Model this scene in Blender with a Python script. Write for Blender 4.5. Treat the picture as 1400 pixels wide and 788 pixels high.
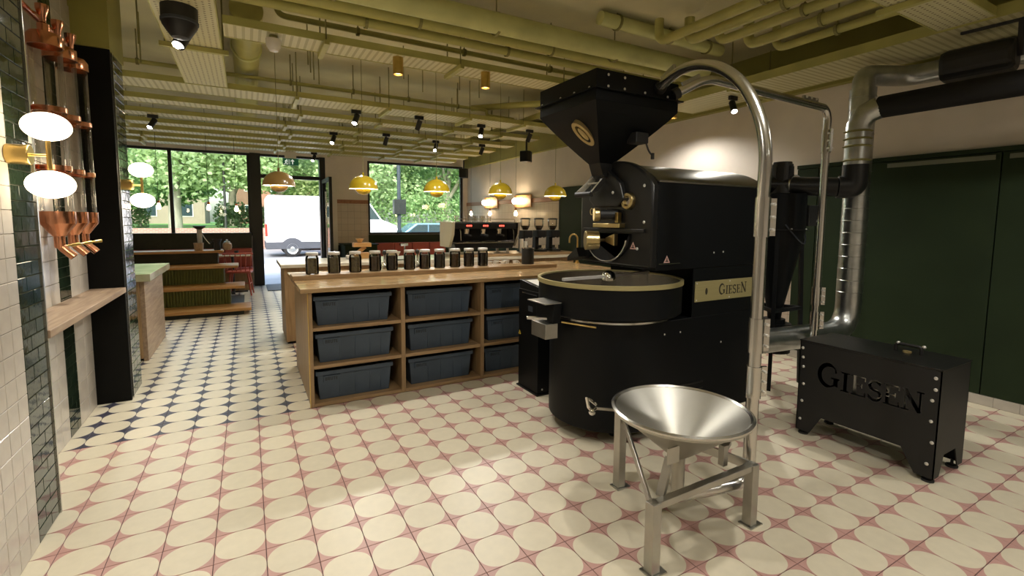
import bpy, bmesh, math, random
from math import sin, cos, pi, radians, sqrt
from mathutils import Vector, Matrix

random.seed(7)
for o in list(bpy.data.objects):
    bpy.data.objects.remove(o, do_unlink=True)
scn = bpy.context.scene
C = scn.collection

# ------------------------------------------------------------------ camera
F_PX, CX, CY, CAM_H = 643.9, 700.0, 358.0, 1.4716
R0 = Vector((0.87215547, -0.48917847, 0.00701853))      # camera right
R1 = Vector((-0.03676511, -0.0798405, -0.99612942))     # camera down
R2 = Vector((0.48784543, 0.86852169, -0.08761803))      # camera forward
cam_d = bpy.data.cameras.new('camera')
cam = bpy.data.objects.new('camera', cam_d)
C.objects.link(cam)
cam_d.sensor_fit = 'HORIZONTAL'
cam_d.sensor_width = 36.0
cam_d.lens = 36.0 * F_PX / 1400.0
cam_d.shift_y = -(394.0 - CY) / 1400.0
cam_d.clip_start = 0.05
cam_d.clip_end = 300
M = Matrix(((R0.x, -R1.x, -R2.x, 0), (R0.y, -R1.y, -R2.y, 0), (R0.z, -R1.z, -R2.z, CAM_H), (0, 0, 0, 1)))
cam.matrix_world = M
scn.camera = cam

def proj(p):
    d = Vector(p) - Vector((0, 0, CAM_H))
    z = d.dot(R2)
    if z < 0.05:
        return None
    return (d.dot(R0) / z * F_PX + CX, d.dot(R1) / z * F_PX + CY)

# ------------------------------------------------------------------ world, exposure
scn.view_settings.view_transform = 'Standard'
scn.view_settings.look = 'None'
scn.view_settings.exposure = 0.10
scn.view_settings.gamma = 1.0
scn.view_settings.use_curve_mapping = False
world = bpy.data.worlds.new('world')
scn.world = world
world.use_nodes = True
wn = world.node_tree
wn.nodes.clear()
wo = wn.nodes.new('ShaderNodeOutputWorld')
wb = wn.nodes.new('ShaderNodeBackground')
sky = wn.nodes.new('ShaderNodeTexSky')
sky.sky_type = 'NISHITA'
sky.sun_disc = False
sky.sun_elevation = radians(42)
sky.sun_rotation = radians(200)
sky.air_density = 1.2
sky.dust_density = 3.5
sky.ozone_density = 1.0
wb.inputs['Strength'].default_value = 0.85
wn.links.new(sky.outputs[0], wb.inputs['Color'])
wn.links.new(wb.outputs[0], wo.inputs['Surface'])

sun_d = bpy.data.lights.new('sun_offscreen', 'SUN')
sun_d.energy = 2.4
sun_d.angle = radians(12)
sun_d.color = (1.0, 0.95, 0.87)
sun = bpy.data.objects.new('sun_offscreen', sun_d)
C.objects.link(sun)
sun.location = (0, 20, 20)
sun.rotation_euler = (radians(42), 0, radians(-35))

# light levels of the lamps built further down (watts)
SPOT_W = 112.0
DOWN_W = 66.0
GLOBE_E = 11.0
BULB_E = 40.0
WARM = (1.0, 0.95, 0.87)
SOFT = (1.0, 0.95, 0.86)

# ------------------------------------------------------------------ materials
MATS = {}
def principled(name):
    m = bpy.data.materials.new(name)
    m.use_nodes = True
    nt = m.node_tree
    b = nt.nodes['Principled BSDF']
    MATS[name] = m
    return m, nt, b

def mat(name, col, rough=0.5, metal=0.0, var=0.0, scale=8.0, bump=0.0, bscale=60.0, spec=0.5, coat=0.0, emit=None, estr=0.0, stretch=None, col2=None, trans=0.0, alpha=1.0):
    m, nt, b = principled(name)
    N, L = nt.nodes, nt.links
    b.inputs['Base Color'].default_value = (*col, 1)
    b.inputs['Roughness'].default_value = rough
    b.inputs['Metallic'].default_value = metal
    b.inputs['Specular IOR Level'].default_value = spec
    b.inputs['Coat Weight'].default_value = coat
    b.inputs['Transmission Weight'].default_value = trans
    b.inputs['Alpha'].default_value = alpha
    if emit:
        b.inputs['Emission Color'].default_value = (*emit, 1)
        b.inputs['Emission Strength'].default_value = estr
    if var > 0 or bump > 0:
        tc = N.new('ShaderNodeTexCoord')
        mp = N.new('ShaderNodeMapping')
        if stretch:
            mp.inputs['Scale'].default_value = stretch
        L.new(tc.outputs['Object'], mp.inputs['Vector'])
    if var > 0:
        nz = N.new('ShaderNodeTexNoise')
        nz.inputs['Scale'].default_value = scale
        nz.inputs['Detail'].default_value = 4
        L.new(mp.outputs[0], nz.inputs['Vector'])
        rp = N.new('ShaderNodeValToRGB')
        c2 = col2 if col2 else tuple(c * (1 - var) for c in col)
        c1 = col if col2 else tuple(min(1, c * (1 + var)) for c in col)
        rp.color_ramp.elements[0].position = 0.3
        rp.color_ramp.elements[1].position = 0.7
        rp.color_ramp.elements[0].color = (*c2, 1)
        rp.color_ramp.elements[1].color = (*c1, 1)
        L.new(nz.outputs['Fac'], rp.inputs[0])
        L.new(rp.outputs[0], b.inputs['Base Color'])
    if bump > 0:
        nb = N.new('ShaderNodeTexNoise')
        nb.inputs['Scale'].default_value = bscale
        nb.inputs['Detail'].default_value = 3
        L.new(mp.outputs[0], nb.inputs['Vector'])
        bp = N.new('ShaderNodeBump')
        bp.inputs['Strength'].default_value = bump
        bp.inputs['Distance'].default_value = 0.01
        L.new(nb.outputs['Fac'], bp.inputs['Height'])
        L.new(bp.outputs[0], b.inputs['Normal'])
    return m

def tile_mat(name, corner, cream):
    """cement floor tile: a cream rounded disc inside a coloured square, laid on a 0.2 m grid"""
    m, nt, b = principled(name)
    N, L = nt.nodes, nt.links
    geo = N.new('ShaderNodeNewGeometry')
    sep = N.new('ShaderNodeSeparateXYZ')
    L.new(geo.outputs['Position'], sep.inputs[0])
    def mth(op, a, bv=None):
        n = N.new('ShaderNodeMath'); n.operation = op
        for i, v in enumerate((a, bv)):
            if v is None: continue
            if isinstance(v, (int, float)): n.inputs[i].default_value = v
            else: L.new(v, n.inputs[i])
        return n.outputs[0]
    def axis(out, off):
        t = mth('DIVIDE', mth('ADD', out, off), 0.2)
        fr = mth('SUBTRACT', t, mth('FLOOR', t))
        return mth('POWER', mth('ABSOLUTE', mth('MULTIPLY', mth('SUBTRACT', fr, 0.5), 2.0)), 2.25), mth('FLOOR', t)
    ax, fx = axis(sep.outputs['X'], 0.178348 + 20)
    ay, fy = axis(sep.outputs['Y'], -3.86127 + 20)
    dist = mth('ADD', ax, ay)
    mr = N.new('ShaderNodeMapRange')
    mr.inputs['From Min'].default_value = 0.955
    mr.inputs['From Max'].default_value = 0.985
    L.new(dist, mr.inputs['Value'])
    # tone of each single tile
    cmb = N.new('ShaderNodeCombineXYZ')
    L.new(fx, cmb.inputs[0]); L.new(fy, cmb.inputs[1])
    wnz = N.new('ShaderNodeTexWhiteNoise'); wnz.noise_dimensions = '2D'
    L.new(cmb.outputs[0], wnz.inputs['Vector'])
    nz = N.new('ShaderNodeTexNoise'); nz.inputs['Scale'].default_value = 22; nz.inputs['Detail'].default_value = 5
    L.new(geo.outputs['Position'], nz.inputs['Vector'])
    mix = N.new('ShaderNodeMix'); mix.data_type = 'RGBA'
    mix.inputs['A'].default_value = (*cream, 1); mix.inputs['B'].default_value = (*corner, 1)
    L.new(mr.outputs[0], mix.inputs['Factor'])
    hs = N.new('ShaderNodeHueSaturation')
    val = mth('ADD', mth('MULTIPLY', wnz.outputs['Value'], 0.10), mth('ADD', mth('MULTIPLY', nz.outputs['Fac'], 0.16), 0.87))
    L.new(val, hs.inputs['Value'])
    L.new(mix.outputs['Result'], hs.inputs['Color'])
    L.new(hs.outputs[0], b.inputs['Base Color'])
    rr = N.new('ShaderNodeMapRange')
    rr.inputs['To Min'].default_value = 0.30; rr.inputs['To Max'].default_value = 0.5
    L.new(nz.outputs['Fac'], rr.inputs['Value'])
    L.new(rr.outputs[0], b.inputs['Roughness'])
    return m

def brick_mat(name, c1, c2, mortar, w, h, axes='yz', rough=0.25, bump=0.35, msize=0.02, offset=0.0):
    m, nt, b = principled(name)
    N, L = nt.nodes, nt.links
    geo = N.new('ShaderNodeNewGeometry'); sep = N.new('ShaderNodeSeparateXYZ'); cmb = N.new('ShaderNodeCombineXYZ')
    L.new(geo.outputs['Position'], sep.inputs[0])
    L.new(sep.outputs[axes[0].upper()], cmb.inputs[0]); L.new(sep.outputs[axes[1].upper()], cmb.inputs[1])
    br = N.new('ShaderNodeTexBrick')
    br.offset = offset
    br.inputs['Scale'].default_value = 1.0
    br.inputs['Color1'].default_value = (*c1, 1); br.inputs['Color2'].default_value = (*c2, 1); br.inputs['Mortar'].default_value = (*mortar, 1)
    br.inputs['Brick Width'].default_value = w; br.inputs['Row Height'].default_value = h
    br.inputs['Mortar Size'].default_value = msize * h
    L.new(cmb.outputs[0], br.inputs['Vector'])
    L.new(br.outputs['Color'], b.inputs['Base Color'])
    b.inputs['Roughness'].default_value = rough
    bp = N.new('ShaderNodeBump'); bp.inputs['Strength'].default_value = bump; bp.inputs['Distance'].default_value = 0.004; bp.invert = True
    L.new(br.outputs['Fac'], bp.inputs['Height']); L.new(bp.outputs[0], b.inputs['Normal'])
    return m

def stripe_mat(name, ca, cb, axis, period, rough=0.6, duty=0.5, bump=0.0):
    m, nt, b = principled(name)
    N, L = nt.nodes, nt.links
    tc = N.new('ShaderNodeTexCoord'); sep = N.new('ShaderNodeSeparateXYZ')
    L.new(tc.outputs['Object'], sep.inputs[0])
    d = N.new('ShaderNodeMath'); d.operation = 'DIVIDE'; d.inputs[1].default_value = period
    L.new(sep.outputs[axis], d.inputs[0])
    f = N.new('ShaderNodeMath'); f.operation = 'FRACT'; L.new(d.outputs[0], f.inputs[0])
    g = N.new('ShaderNodeMath'); g.operation = 'GREATER_THAN'; g.inputs[1].default_value = duty; L.new(f.outputs[0], g.inputs[0])
    mix = N.new('ShaderNodeMix'); mix.data_type = 'RGBA'
    mix.inputs['A'].default_value = (*ca, 1); mix.inputs['B'].default_value = (*cb, 1)
    L.new(g.outputs[0], mix.inputs['Factor']); L.new(mix.outputs['Result'], b.inputs['Base Color'])
    b.inputs['Roughness'].default_value = rough
    return m

def dot_mat(name, ca, cb, scale, rough=0.6):
    m, nt, b = principled(name)
    N, L = nt.nodes, nt.links
    tc = N.new('ShaderNodeTexCoord'); vo = N.new('ShaderNodeTexVoronoi')
    vo.inputs['Scale'].default_value = scale; vo.inputs['Randomness'].default_value = 0.05
    L.new(tc.outputs['Object'], vo.inputs['Vector'])
    g = N.new('ShaderNodeMath'); g.operation = 'GREATER_THAN'; g.inputs[1].default_value = 0.2
    L.new(vo.outputs['Distance'], g.inputs[0])
    mix = N.new('ShaderNodeMix'); mix.data_type = 'RGBA'
    mix.inputs['A'].default_value = (*cb, 1); mix.inputs['B'].default_value = (*ca, 1)
    L.new(g.outputs[0], mix.inputs['Factor']); L.new(mix.outputs['Result'], b.inputs['Base Color'])
    b.inputs['Roughness'].default_value = rough
    return m

def wood_mat(name, dark, light, axis='X', rough=0.42, scale=5.0):
    m, nt, b = principled(name)
    N, L = nt.nodes, nt.links
    tc = N.new('ShaderNodeTexCoord'); mp = N.new('ShaderNodeMapping')
    st = {'X': (0.12, 1.6, 1.6), 'Y': (1.6, 0.12, 1.6), 'Z': (1.6, 1.6, 0.12)}[axis]
    mp.inputs['Scale'].default_value = st
    L.new(tc.outputs['Object'], mp.inputs['Vector'])
    nz = N.new('ShaderNodeTexNoise'); nz.inputs['Scale'].default_value = scale * 5; nz.inputs['Detail'].default_value = 6; nz.inputs['Distortion'].default_value = 0.6
    L.new(mp.outputs[0], nz.inputs['Vector'])
    rp = N.new('ShaderNodeValToRGB')
    rp.color_ramp.elements[0].position = 0.32; rp.color_ramp.elements[1].position = 0.72
    rp.color_ramp.elements[0].color = (*dark, 1); rp.color_ramp.elements[1].color = (*light, 1)
    L.new(nz.outputs['Fac'], rp.inputs[0]); L.new(rp.outputs[0], b.inputs['Base Color'])
    b.inputs['Roughness'].default_value = rough
    bp = N.new('ShaderNodeBump'); bp.inputs['Strength'].default_value = 0.08; bp.inputs['Distance'].default_value = 0.005
    L.new(nz.outputs['Fac'], bp.inputs['Height']); L.new(bp.outputs[0], b.inputs['Normal'])
    return m

def pane_mat(name, tint=(0.97, 0.99, 0.98), refl=1.0, rough=0.0):
    """thin clear pane: straight-through with a fresnel reflection"""
    m = bpy.data.materials.new(name); m.use_nodes = True; MATS[name] = m
    nt = m.node_tree; N, L = nt.nodes, nt.links; N.clear()
    out = N.new('ShaderNodeOutputMaterial'); tr = N.new('ShaderNodeBsdfTransparent'); gl = N.new('ShaderNodeBsdfGlossy')
    fr = N.new('ShaderNodeFresnel'); fr.inputs['IOR'].default_value = 1.45; mx = N.new('ShaderNodeMixShader')
    tr.inputs[0].default_value = (*tint, 1); gl.inputs['Roughness'].default_value = rough
    ml = N.new('ShaderNodeMath'); ml.operation = 'MULTIPLY'; ml.inputs[1].default_value = refl
    L.new(fr.outputs[0], ml.inputs[0]); L.new(ml.outputs[0], mx.inputs[0])
    L.new(tr.outputs[0], mx.inputs[1]); L.new(gl.outputs[0], mx.inputs[2]); L.new(mx.outputs[0], out.inputs['Surface'])
    return m

def leaf_mat(name, c1, c2):
    m, nt, b = principled(name)
    N, L = nt.nodes, nt.links
    oi = N.new('ShaderNodeNewGeometry')
    rp = N.new('ShaderNodeValToRGB')
    rp.color_ramp.elements[0].color = (*c1, 1); rp.color_ramp.elements[1].color = (*c2, 1)
    L.new(oi.outputs['Random Per Island'], rp.inputs[0])
    L.new(rp.outputs[0], b.inputs['Base Color'])
    b.inputs['Roughness'].default_value = 0.55
    tl = N.new('ShaderNodeBsdfTranslucent'); L.new(rp.outputs[0], tl.inputs['Color'])
    mx = N.new('ShaderNodeMixShader'); mx.inputs[0].default_value = 0.45
    out = [n for n in N if n.type == 'OUTPUT_MATERIAL'][0]
    L.new(b.outputs[0], mx.inputs[1]); L.new(tl.outputs[0], mx.inputs[2]); L.new(mx.outputs[0], out.inputs['Surface'])
    return m

tile_mat('tile_pink', (0.50, 0.29, 0.25), (0.66, 0.60, 0.455))
tile_mat('tile_blue', (0.050, 0.050, 0.080), (0.66, 0.60, 0.455))
mat('grout', (0.06, 0.035, 0.04), 0.8, var=0.2, scale=30)
mat('white_tile', (0.50, 0.46, 0.40), 0.16, var=0.07, scale=9, bump=0.05, bscale=14)
mat('green_tile', (0.012, 0.022, 0.012), 0.07, var=0.4, scale=7, bump=0.10, bscale=11)
mat('wall_grout', (0.30, 0.27, 0.22), 0.85, var=0.1, scale=40)
mat('green_grout', (0.16, 0.16, 0.12), 0.85, var=0.1, scale=40)
mat('paint_cream', (0.75, 0.68, 0.60), 0.75, var=0.05, scale=3, bump=0.06, bscale=60)
mat('paint_olive', (0.31, 0.29, 0.07), 0.62, var=0.12, scale=2.5, bump=0.08, bscale=50)
mat('slab_paint', (0.64, 0.60, 0.38), 0.75, var=0.14, scale=1.4, bump=0.15, bscale=30)
mat('pipe_olive', (0.45, 0.43, 0.135), 0.5, var=0.10, scale=5)
mat('duct_olive', (0.56, 0.57, 0.24), 0.5, var=0.12, scale=4)
mat('rod_olive', (0.23, 0.215, 0.07), 0.55, var=0.1, scale=9)
stripe_mat('tray_slots', (0.63, 0.60, 0.36), (0.45, 0.42, 0.21), 0, 0.055, 0.55, 0.62)
stripe_mat('tray_slots_long', (0.63, 0.60, 0.36), (0.45, 0.42, 0.21), 1, 0.055, 0.55, 0.62)
dot_mat('tray_dots', (0.63, 0.60, 0.36), (0.22, 0.18, 0.09), 26)
dot_mat('tray_dots_olive', (0.46, 0.42, 0.18), (0.26, 0.23, 0.09), 26)
mat('panel_green', (0.018, 0.031, 0.013), 0.6, spec=0.2, var=0.15, scale=2, bump=0.03, bscale=80)
mat('panel_green_dark', (0.012, 0.020, 0.009), 0.6, var=0.15, scale=2)
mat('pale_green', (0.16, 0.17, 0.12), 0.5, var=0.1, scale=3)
mat('board_green', (0.055, 0.075, 0.030), 0.55, var=0.12, scale=3)
brick_mat('tile_wall_right', (0.66, 0.56, 0.46), (0.62, 0.52, 0.42), (0.45, 0.36, 0.28), 0.15, 0.15, 'yz', 0.22, msize=0.02)
brick_mat('tile_wall_back', (0.66, 0.56, 0.46), (0.62, 0.52, 0.42), (0.40, 0.33, 0.26), 0.15, 0.15, 'xz', 0.22, msize=0.02)
wood_mat('oak_x', (0.26, 0.16, 0.075), (0.42, 0.28, 0.14), 'X', 0.40)
wood_mat('oak_y', (0.20, 0.105, 0.045), (0.36, 0.22, 0.105), 'Y', 0.42)
wood_mat('oak_z', (0.24, 0.15, 0.07), (0.37, 0.245, 0.125), 'Z', 0.5)
wood_mat('oak_gloss', (0.33, 0.21, 0.095), (0.50, 0.34, 0.17), 'X', 0.20)
wood_mat('oak_grey', (0.26, 0.18, 0.12), (0.42, 0.31, 0.21), 'Y', 0.5)
wood_mat('oak_warm', (0.42, 0.21, 0.06), (0.58, 0.33, 0.12), 'X', 0.4)
wood_mat('band_wood', (0.30, 0.13, 0.06), (0.45, 0.22, 0.12), 'Y', 0.5)
mat('marble_green', (0.60, 0.57, 0.44), 0.18, var=0.2, scale=5, col2=(0.40, 0.40, 0.26))
mat('stone_pale', (0.66, 0.62, 0.50), 0.2, var=0.08, scale=7)
mat('black_panel', (0.005, 0.005, 0.004), 0.7, spec=0.15, var=0.2, scale=4)
mat('machine_black', (0.0028, 0.0036, 0.0042), 0.48, spec=0.2, var=0.12, scale=4, bump=0.05, bscale=260)
mat('machine_gloss', (0.010, 0.010, 0.0095), 0.34, spec=0.35, var=0.1, scale=3, bump=0.02, bscale=40)
mat('roof_gloss', (0.16, 0.15, 0.11), 0.30, metal=0.9, var=0.1, scale=3)
mat('box_black', (0.011, 0.011, 0.0105), 0.5, spec=0.4, var=0.1, scale=6)
mat('black_plastic', (0.010, 0.010, 0.010), 0.5, var=0.1, scale=10)
mat('black_matt', (0.004, 0.004, 0.004), 0.8, var=0.1, scale=10)
mat('brass', (0.60, 0.43, 0.15), 0.28, 1.0, var=0.08, scale=14, bump=0.03, bscale=120)
mat('brass_plate', (0.46, 0.40, 0.19), 0.42, 0.45, var=0.06, scale=14, stretch=(0.2, 1, 9))
mat('gold_brushed', (0.58, 0.46, 0.22), 0.30, 1.0, var=0.06, scale=10)
mat('engrave_dark', (0.03, 0.025, 0.012), 0.6, var=0.1, scale=10)
mat('gold_print', (0.55, 0.44, 0.20), 0.4, 0.6, var=0.05, scale=10)
mat('copper', (0.72, 0.33, 0.19), 0.22, 1.0, var=0.10, scale=9)
mat('steel', (0.60, 0.59, 0.56), 0.24, 1.0, var=0.06, scale=10, stretch=(1, 1, 0.15))
mat('steel_bowl', (0.42, 0.41, 0.365), 0.42, 1.0, var=0.08, scale=5, bump=0.02, bscale=30)
mat('steel_frame', (0.45, 0.44, 0.40), 0.36, 1.0, var=0.12, scale=7)
mat('chrome', (0.75, 0.74, 0.70), 0.10, 1.0, var=0.03, scale=6)
mat('tray_steel', (0.46, 0.43, 0.38), 0.27, 1.0, var=0.10, scale=6)
mat('zinc', (0.47, 0.49, 0.48), 0.30, 1.0, var=0.16, scale=12)
mat('screw_white', (0.78, 0.77, 0.72), 0.3, 0.6, var=0.05, scale=20)
mat('bin_blue', (0.048, 0.070, 0.098), 0.55, var=0.15, scale=5, bump=0.04, bscale=120)
mat('bin_print', (0.008, 0.009, 0.012), 0.5, var=0.05, scale=10)
mat('yellow_enamel', (0.50, 0.36, 0.018), 0.22, var=0.05, scale=4, coat=0.4)
mat('ochre_enamel', (0.30, 0.185, 0.055), 0.24, var=0.05, scale=4, coat=0.4)
mat('red_paint', (0.47, 0.105, 0.070), 0.42, var=0.10, scale=6)
mat('red_leather', (0.40, 0.085, 0.065), 0.5, var=0.12, scale=5)
mat('green_rib', (0.105, 0.115, 0.022), 0.7, var=0.1, scale=12)
mat('dark_upholstery', (0.030, 0.030, 0.018), 0.75, var=0.2, scale=14)
mat('frame_dark', (0.016, 0.016, 0.014), 0.45, var=0.1, scale=6)
mat('white_lamp', (0.9, 0.85, 0.75), 0.4, emit=(1.0, 0.84, 0.60), estr=GLOBE_E, var=0.01, scale=3)
mat('bulb_glow', (1, 0.8, 0.5), 0.4, emit=(1.0, 0.72, 0.38), estr=BULB_E, var=0.01, scale=3)
mat('spot_glow', (1, 1, 1), 0.4, emit=(1.0, 0.93, 0.80), estr=60.0, var=0.01, scale=3)
mat('down_glow', (1, 0.8, 0.5), 0.4, emit=(1.0, 0.72, 0.40), estr=7.0, var=0.01, scale=3)
mat('plaque_glow', (0.9, 0.85, 0.75), 0.4, emit=(1.0, 0.78, 0.50), estr=26.0, var=0.01, scale=3)
mat('led_red', (0.8, 0.05, 0.03), 0.4, emit=(1.0, 0.08, 0.05), estr=3.5, var=0.01, scale=3)
mat('sign_green', (0.01, 0.10, 0.045), 0.4, emit=(0.01, 0.12, 0.05), estr=0.25, var=0.02, scale=3)
mat('sign_white', (0.8, 0.85, 0.8), 0.4, emit=(0.8, 0.9, 0.82), estr=0.5, var=0.02, scale=3)
mat('porcelain', (0.72, 0.69, 0.62), 0.2, var=0.03, scale=5)
mat('paper_white', (0.70, 0.68, 0.62), 0.7, var=0.03, scale=5)
mat('cream_plastic', (0.55, 0.50, 0.36), 0.4, var=0.05, scale=5)
mat('warn_pink', (0.66, 0.42, 0.38), 0.5, var=0.05, scale=9)
mat('warn_yellow', (0.75, 0.55, 0.05), 0.5, var=0.05, scale=9)
mat('rubber', (0.02, 0.02, 0.02), 0.7, var=0.1, scale=9)
mat('lid_steel', (0.66, 0.64, 0.60), 0.35, 0.25, var=0.06, scale=20)
pane_mat('window_glass', (0.86, 0.93, 0.91), 0.8)
pane_mat('jar_glass', (0.93, 0.93, 0.90), 1.0)
pane_mat('tube_glass', (0.98, 0.965, 0.94), 0.55, 0.03)
for i, (a, b_) in enumerate([((0.13, 0.10, 0.045), (0.27, 0.215, 0.10)), ((0.05, 0.026, 0.012), (0.14, 0.078, 0.036)), ((0.018, 0.010, 0.006), (0.06, 0.032, 0.016)), ((0.08, 0.035, 0.013), (0.20, 0.10, 0.04))]):
    mat('beans_%d' % i, b_, 0.45, var=0.3, scale=90, col2=a, bump=0.6, bscale=95)
mat('van_white', (0.82, 0.83, 0.84), 0.25, var=0.02, scale=2, coat=0.5)
mat('car_blue', (0.16, 0.27, 0.40), 0.2, 0.3, var=0.05, scale=2, coat=0.6)
mat('car_red', (0.45, 0.04, 0.03), 0.2, var=0.05, scale=2, coat=0.6)
mat('car_glass', (0.03, 0.05, 0.06), 0.05, var=0.05, scale=2)
mat('tyre', (0.007, 0.007, 0.008), 0.8, var=0.1, scale=6)
mat('trim_grey', (0.035, 0.042, 0.055), 0.6, var=0.1, scale=6)
mat('lamp_red', (0.6, 0.03, 0.02), 0.25, var=0.05, scale=6)
mat('asphalt', (0.20, 0.21, 0.22), 0.85, var=0.12, scale=3, bump=0.2, bscale=80)
mat('pavement', (0.42, 0.41, 0.39), 0.8, var=0.10, scale=2)
mat('grass', (0.13, 0.26, 0.045), 0.9, var=0.3, scale=3, bump=0.4, bscale=40)
brick_mat('brick_outside', (0.32, 0.15, 0.10), (0.24, 0.11, 0.08), (0.36, 0.31, 0.27), 0.23, 0.075, 'xz', 0.85, msize=0.12, offset=0.5)
mat('render_wall', (0.30, 0.24, 0.18), 0.85, var=0.08, scale=1)
mat('render_dark', (0.20, 0.11, 0.07), 0.85, var=0.15, scale=2)
mat('bark', (0.30, 0.27, 0.22), 0.9, var=0.35, scale=5, bump=0.6, bscale=12, stretch=(1, 1, 0.25))
leaf_mat('leaf_light', (0.30, 0.42, 0.17), (0.56, 0.67, 0.38))
leaf_mat('leaf_mid', (0.17, 0.30, 0.10), (0.36, 0.50, 0.22))
leaf_mat('leaf_dark', (0.07, 0.14, 0.05), (0.16, 0.27, 0.10))

# ------------------------------------------------------------------ mesh helpers
ORG = {}
class MB:
    def __init__(s):
        s.v, s.f = [], []
    def add(s, vs, fs):
        n = len(s.v)
        s.v += [tuple(v) for v in vs]
        s.f += [tuple(i + n for i in f) for f in fs]
        return s
    def box(s, x0, x1, y0, y1, z0, z1):
        return s.add([(x0, y0, z0), (x1, y0, z0), (x1, y1, z0), (x0, y1, z0), (x0, y0, z1), (x1, y0, z1), (x1, y1, z1), (x0, y1, z1)],
                     [(0, 3, 2, 1), (4, 5, 6, 7), (0, 1, 5, 4), (1, 2, 6, 5), (2, 3, 7, 6), (3, 0, 4, 7)])
    def frame(s, p0, p1):
        d = (Vector(p1) - Vector(p0)).normalized()
        u = d.cross(Vector((0, 0, 1)))
        if u.length < 1e-4: u = Vector((1, 0, 0))
        u.normalize()
        return d, u, u.cross(d).normalized()
    def bar(s, p0, p1, w, h):
        """rectangular bar from p0 to p1: w across, h up"""
        p0, p1 = Vector(p0), Vector(p1)
        d, u, v = s.frame(p0, p1)
        vs = []
        for p in (p0, p1):
            for a, b in ((-1, -1), (1, -1), (1, 1), (-1, 1)):
                vs.append(p + u * (a * w / 2) + v * (b * h / 2))
        return s.add(vs, [(0, 1, 2, 3), (7, 6, 5, 4), (0, 4, 5, 1), (1, 5, 6, 2), (2, 6, 7, 3), (3, 7, 4, 0)])
    def cyl(s, p0, p1, r0, r1=None, n=20, caps=True):
        r1 = r0 if r1 is None else r1
        p0, p1 = Vector(p0), Vector(p1)
        d, u, v = s.frame(p0, p1)
        vs = []
        for p, r in ((p0, r0), (p1, r1)):
            for i in range(n):
                a = 2 * pi * i / n
                vs.append(p + u * (r * cos(a)) + v * (r * sin(a)))
        fs = [(i, (i + 1) % n, n + (i + 1) % n, n + i) for i in range(n)]
        if caps:
            fs += [tuple(range(n - 1, -1, -1)), tuple(range(n, 2 * n))]
        return s.add(vs, fs)
    def tube(s, pts, r, n=14, caps=True):
        pts = [Vector(p) for p in pts]
        m = len(pts)
        rs = r if isinstance(r, (list, tuple)) else [r] * m
        t0 = (pts[1] - pts[0]).normalized()
        u = t0.cross(Vector((0, 0, 1)))
        if u.length < 1e-3: u = Vector((1, 0, 0))
        u.normalize()
        vs = []
        for i, p in enumerate(pts):
            t = ((pts[min(i + 1, m - 1)] - p).normalized() + (p - pts[max(i - 1, 0)]).normalized())
            if t.length < 1e-6: t = t0
            t.normalize()
            u = (u - t * u.dot(t)).normalized()
            w = t.cross(u)
            for k in range(n):
                a = 2 * pi * k / n
                vs.append(p + (u * cos(a) + w * sin(a)) * rs[i])
        fs = [(i * n + k, i * n + (k + 1) % n, (i + 1) * n + (k + 1) % n, (i + 1) * n + k) for i in range(m - 1) for k in range(n)]
        if caps:
            fs += [tuple(range(n - 1, -1, -1)), tuple((m - 1) * n + k for k in range(n))]
        return s.add(vs, fs)
    def lathe(s, prof, c=(0, 0, 0), n=32, axis='z', close=False):
        """prof: (radius, height) pairs turned about an axis through c"""
        c = Vector(c)
        vs = []
        for r, h in prof:
            for i in range(n):
                a = 2 * pi * i / n
                if axis == 'z': q = Vector((r * cos(a), r * sin(a), h))
                elif axis == 'x': q = Vector((h, r * cos(a), r * sin(a)))
                else: q = Vector((r * cos(a), h, r * sin(a)))
                vs.append(c + q)
        m = len(prof)
        fs = []
        rng = range(m) if close else range(m - 1)
        for j in rng:
            j2 = (j + 1) % m
            for i in range(n):
                fs.append((j * n + i, j * n + (i + 1) % n, j2 * n + (i + 1) % n, j2 * n + i))
        return s.add(vs, fs)
    def ball(s, c, r, n=20, m=12):
        rr = r if isinstance(r, (list, tuple)) else (r, r, r)
        prof = []
        vs, fs = [], []
        for j in range(m + 1):
            t = pi * j / m
            for i in range(n):
                a = 2 * pi * i / n
                vs.append((c[0] + rr[0] * sin(t) * cos(a), c[1] + rr[1] * sin(t) * sin(a), c[2] - rr[2] * cos(t)))
        for j in range(m):
            for i in range(n):
                fs.append((j * n + i, j * n + (i + 1) % n, (j + 1) * n + (i + 1) % n, (j + 1) * n + i))
        return s.add(vs, fs)
    def prism(s, poly, plane, a, b):
        """polygon in a plane ('xy','yz','xz') extruded from a to b on the third axis"""
        def P(p, t):
            if plane == 'xy': return (p[0], p[1], t)
            if plane == 'yz': return (t, p[0], p[1])
            return (p[0], t, p[1])
        n = len(poly)
        vs = [P(p, a) for p in poly] + [P(p, b) for p in poly]
        return s.add(vs, [tuple(range(n - 1, -1, -1)), tuple(range(n, 2 * n))] + [(i, (i + 1) % n, n + (i + 1) % n, n + i) for i in range(n)])
    def quad(s, a, b, c, d):
        return s.add([a, b, c, d], [(0, 1, 2, 3)])
    def mesh(s, name, m, smooth=False, off=(0, 0, 0)):
        me = bpy.data.meshes.new(name)
        me.from_pydata([(v[0] - off[0], v[1] - off[1], v[2] - off[2]) for v in s.v], [], s.f)
        bm = bmesh.new(); bm.from_mesh(me)
        bmesh.ops.recalc_face_normals(bm, faces=bm.faces)
        bm.to_mesh(me); bm.free()
        if m: me.materials.append(MATS[m])
        if smooth:
            me.polygons.foreach_set('use_smooth', [True] * len(me.polygons))
            try: me.set_sharp_from_angle(angle=radians(38))
            except Exception: pass
        me.update()
        return me
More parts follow.
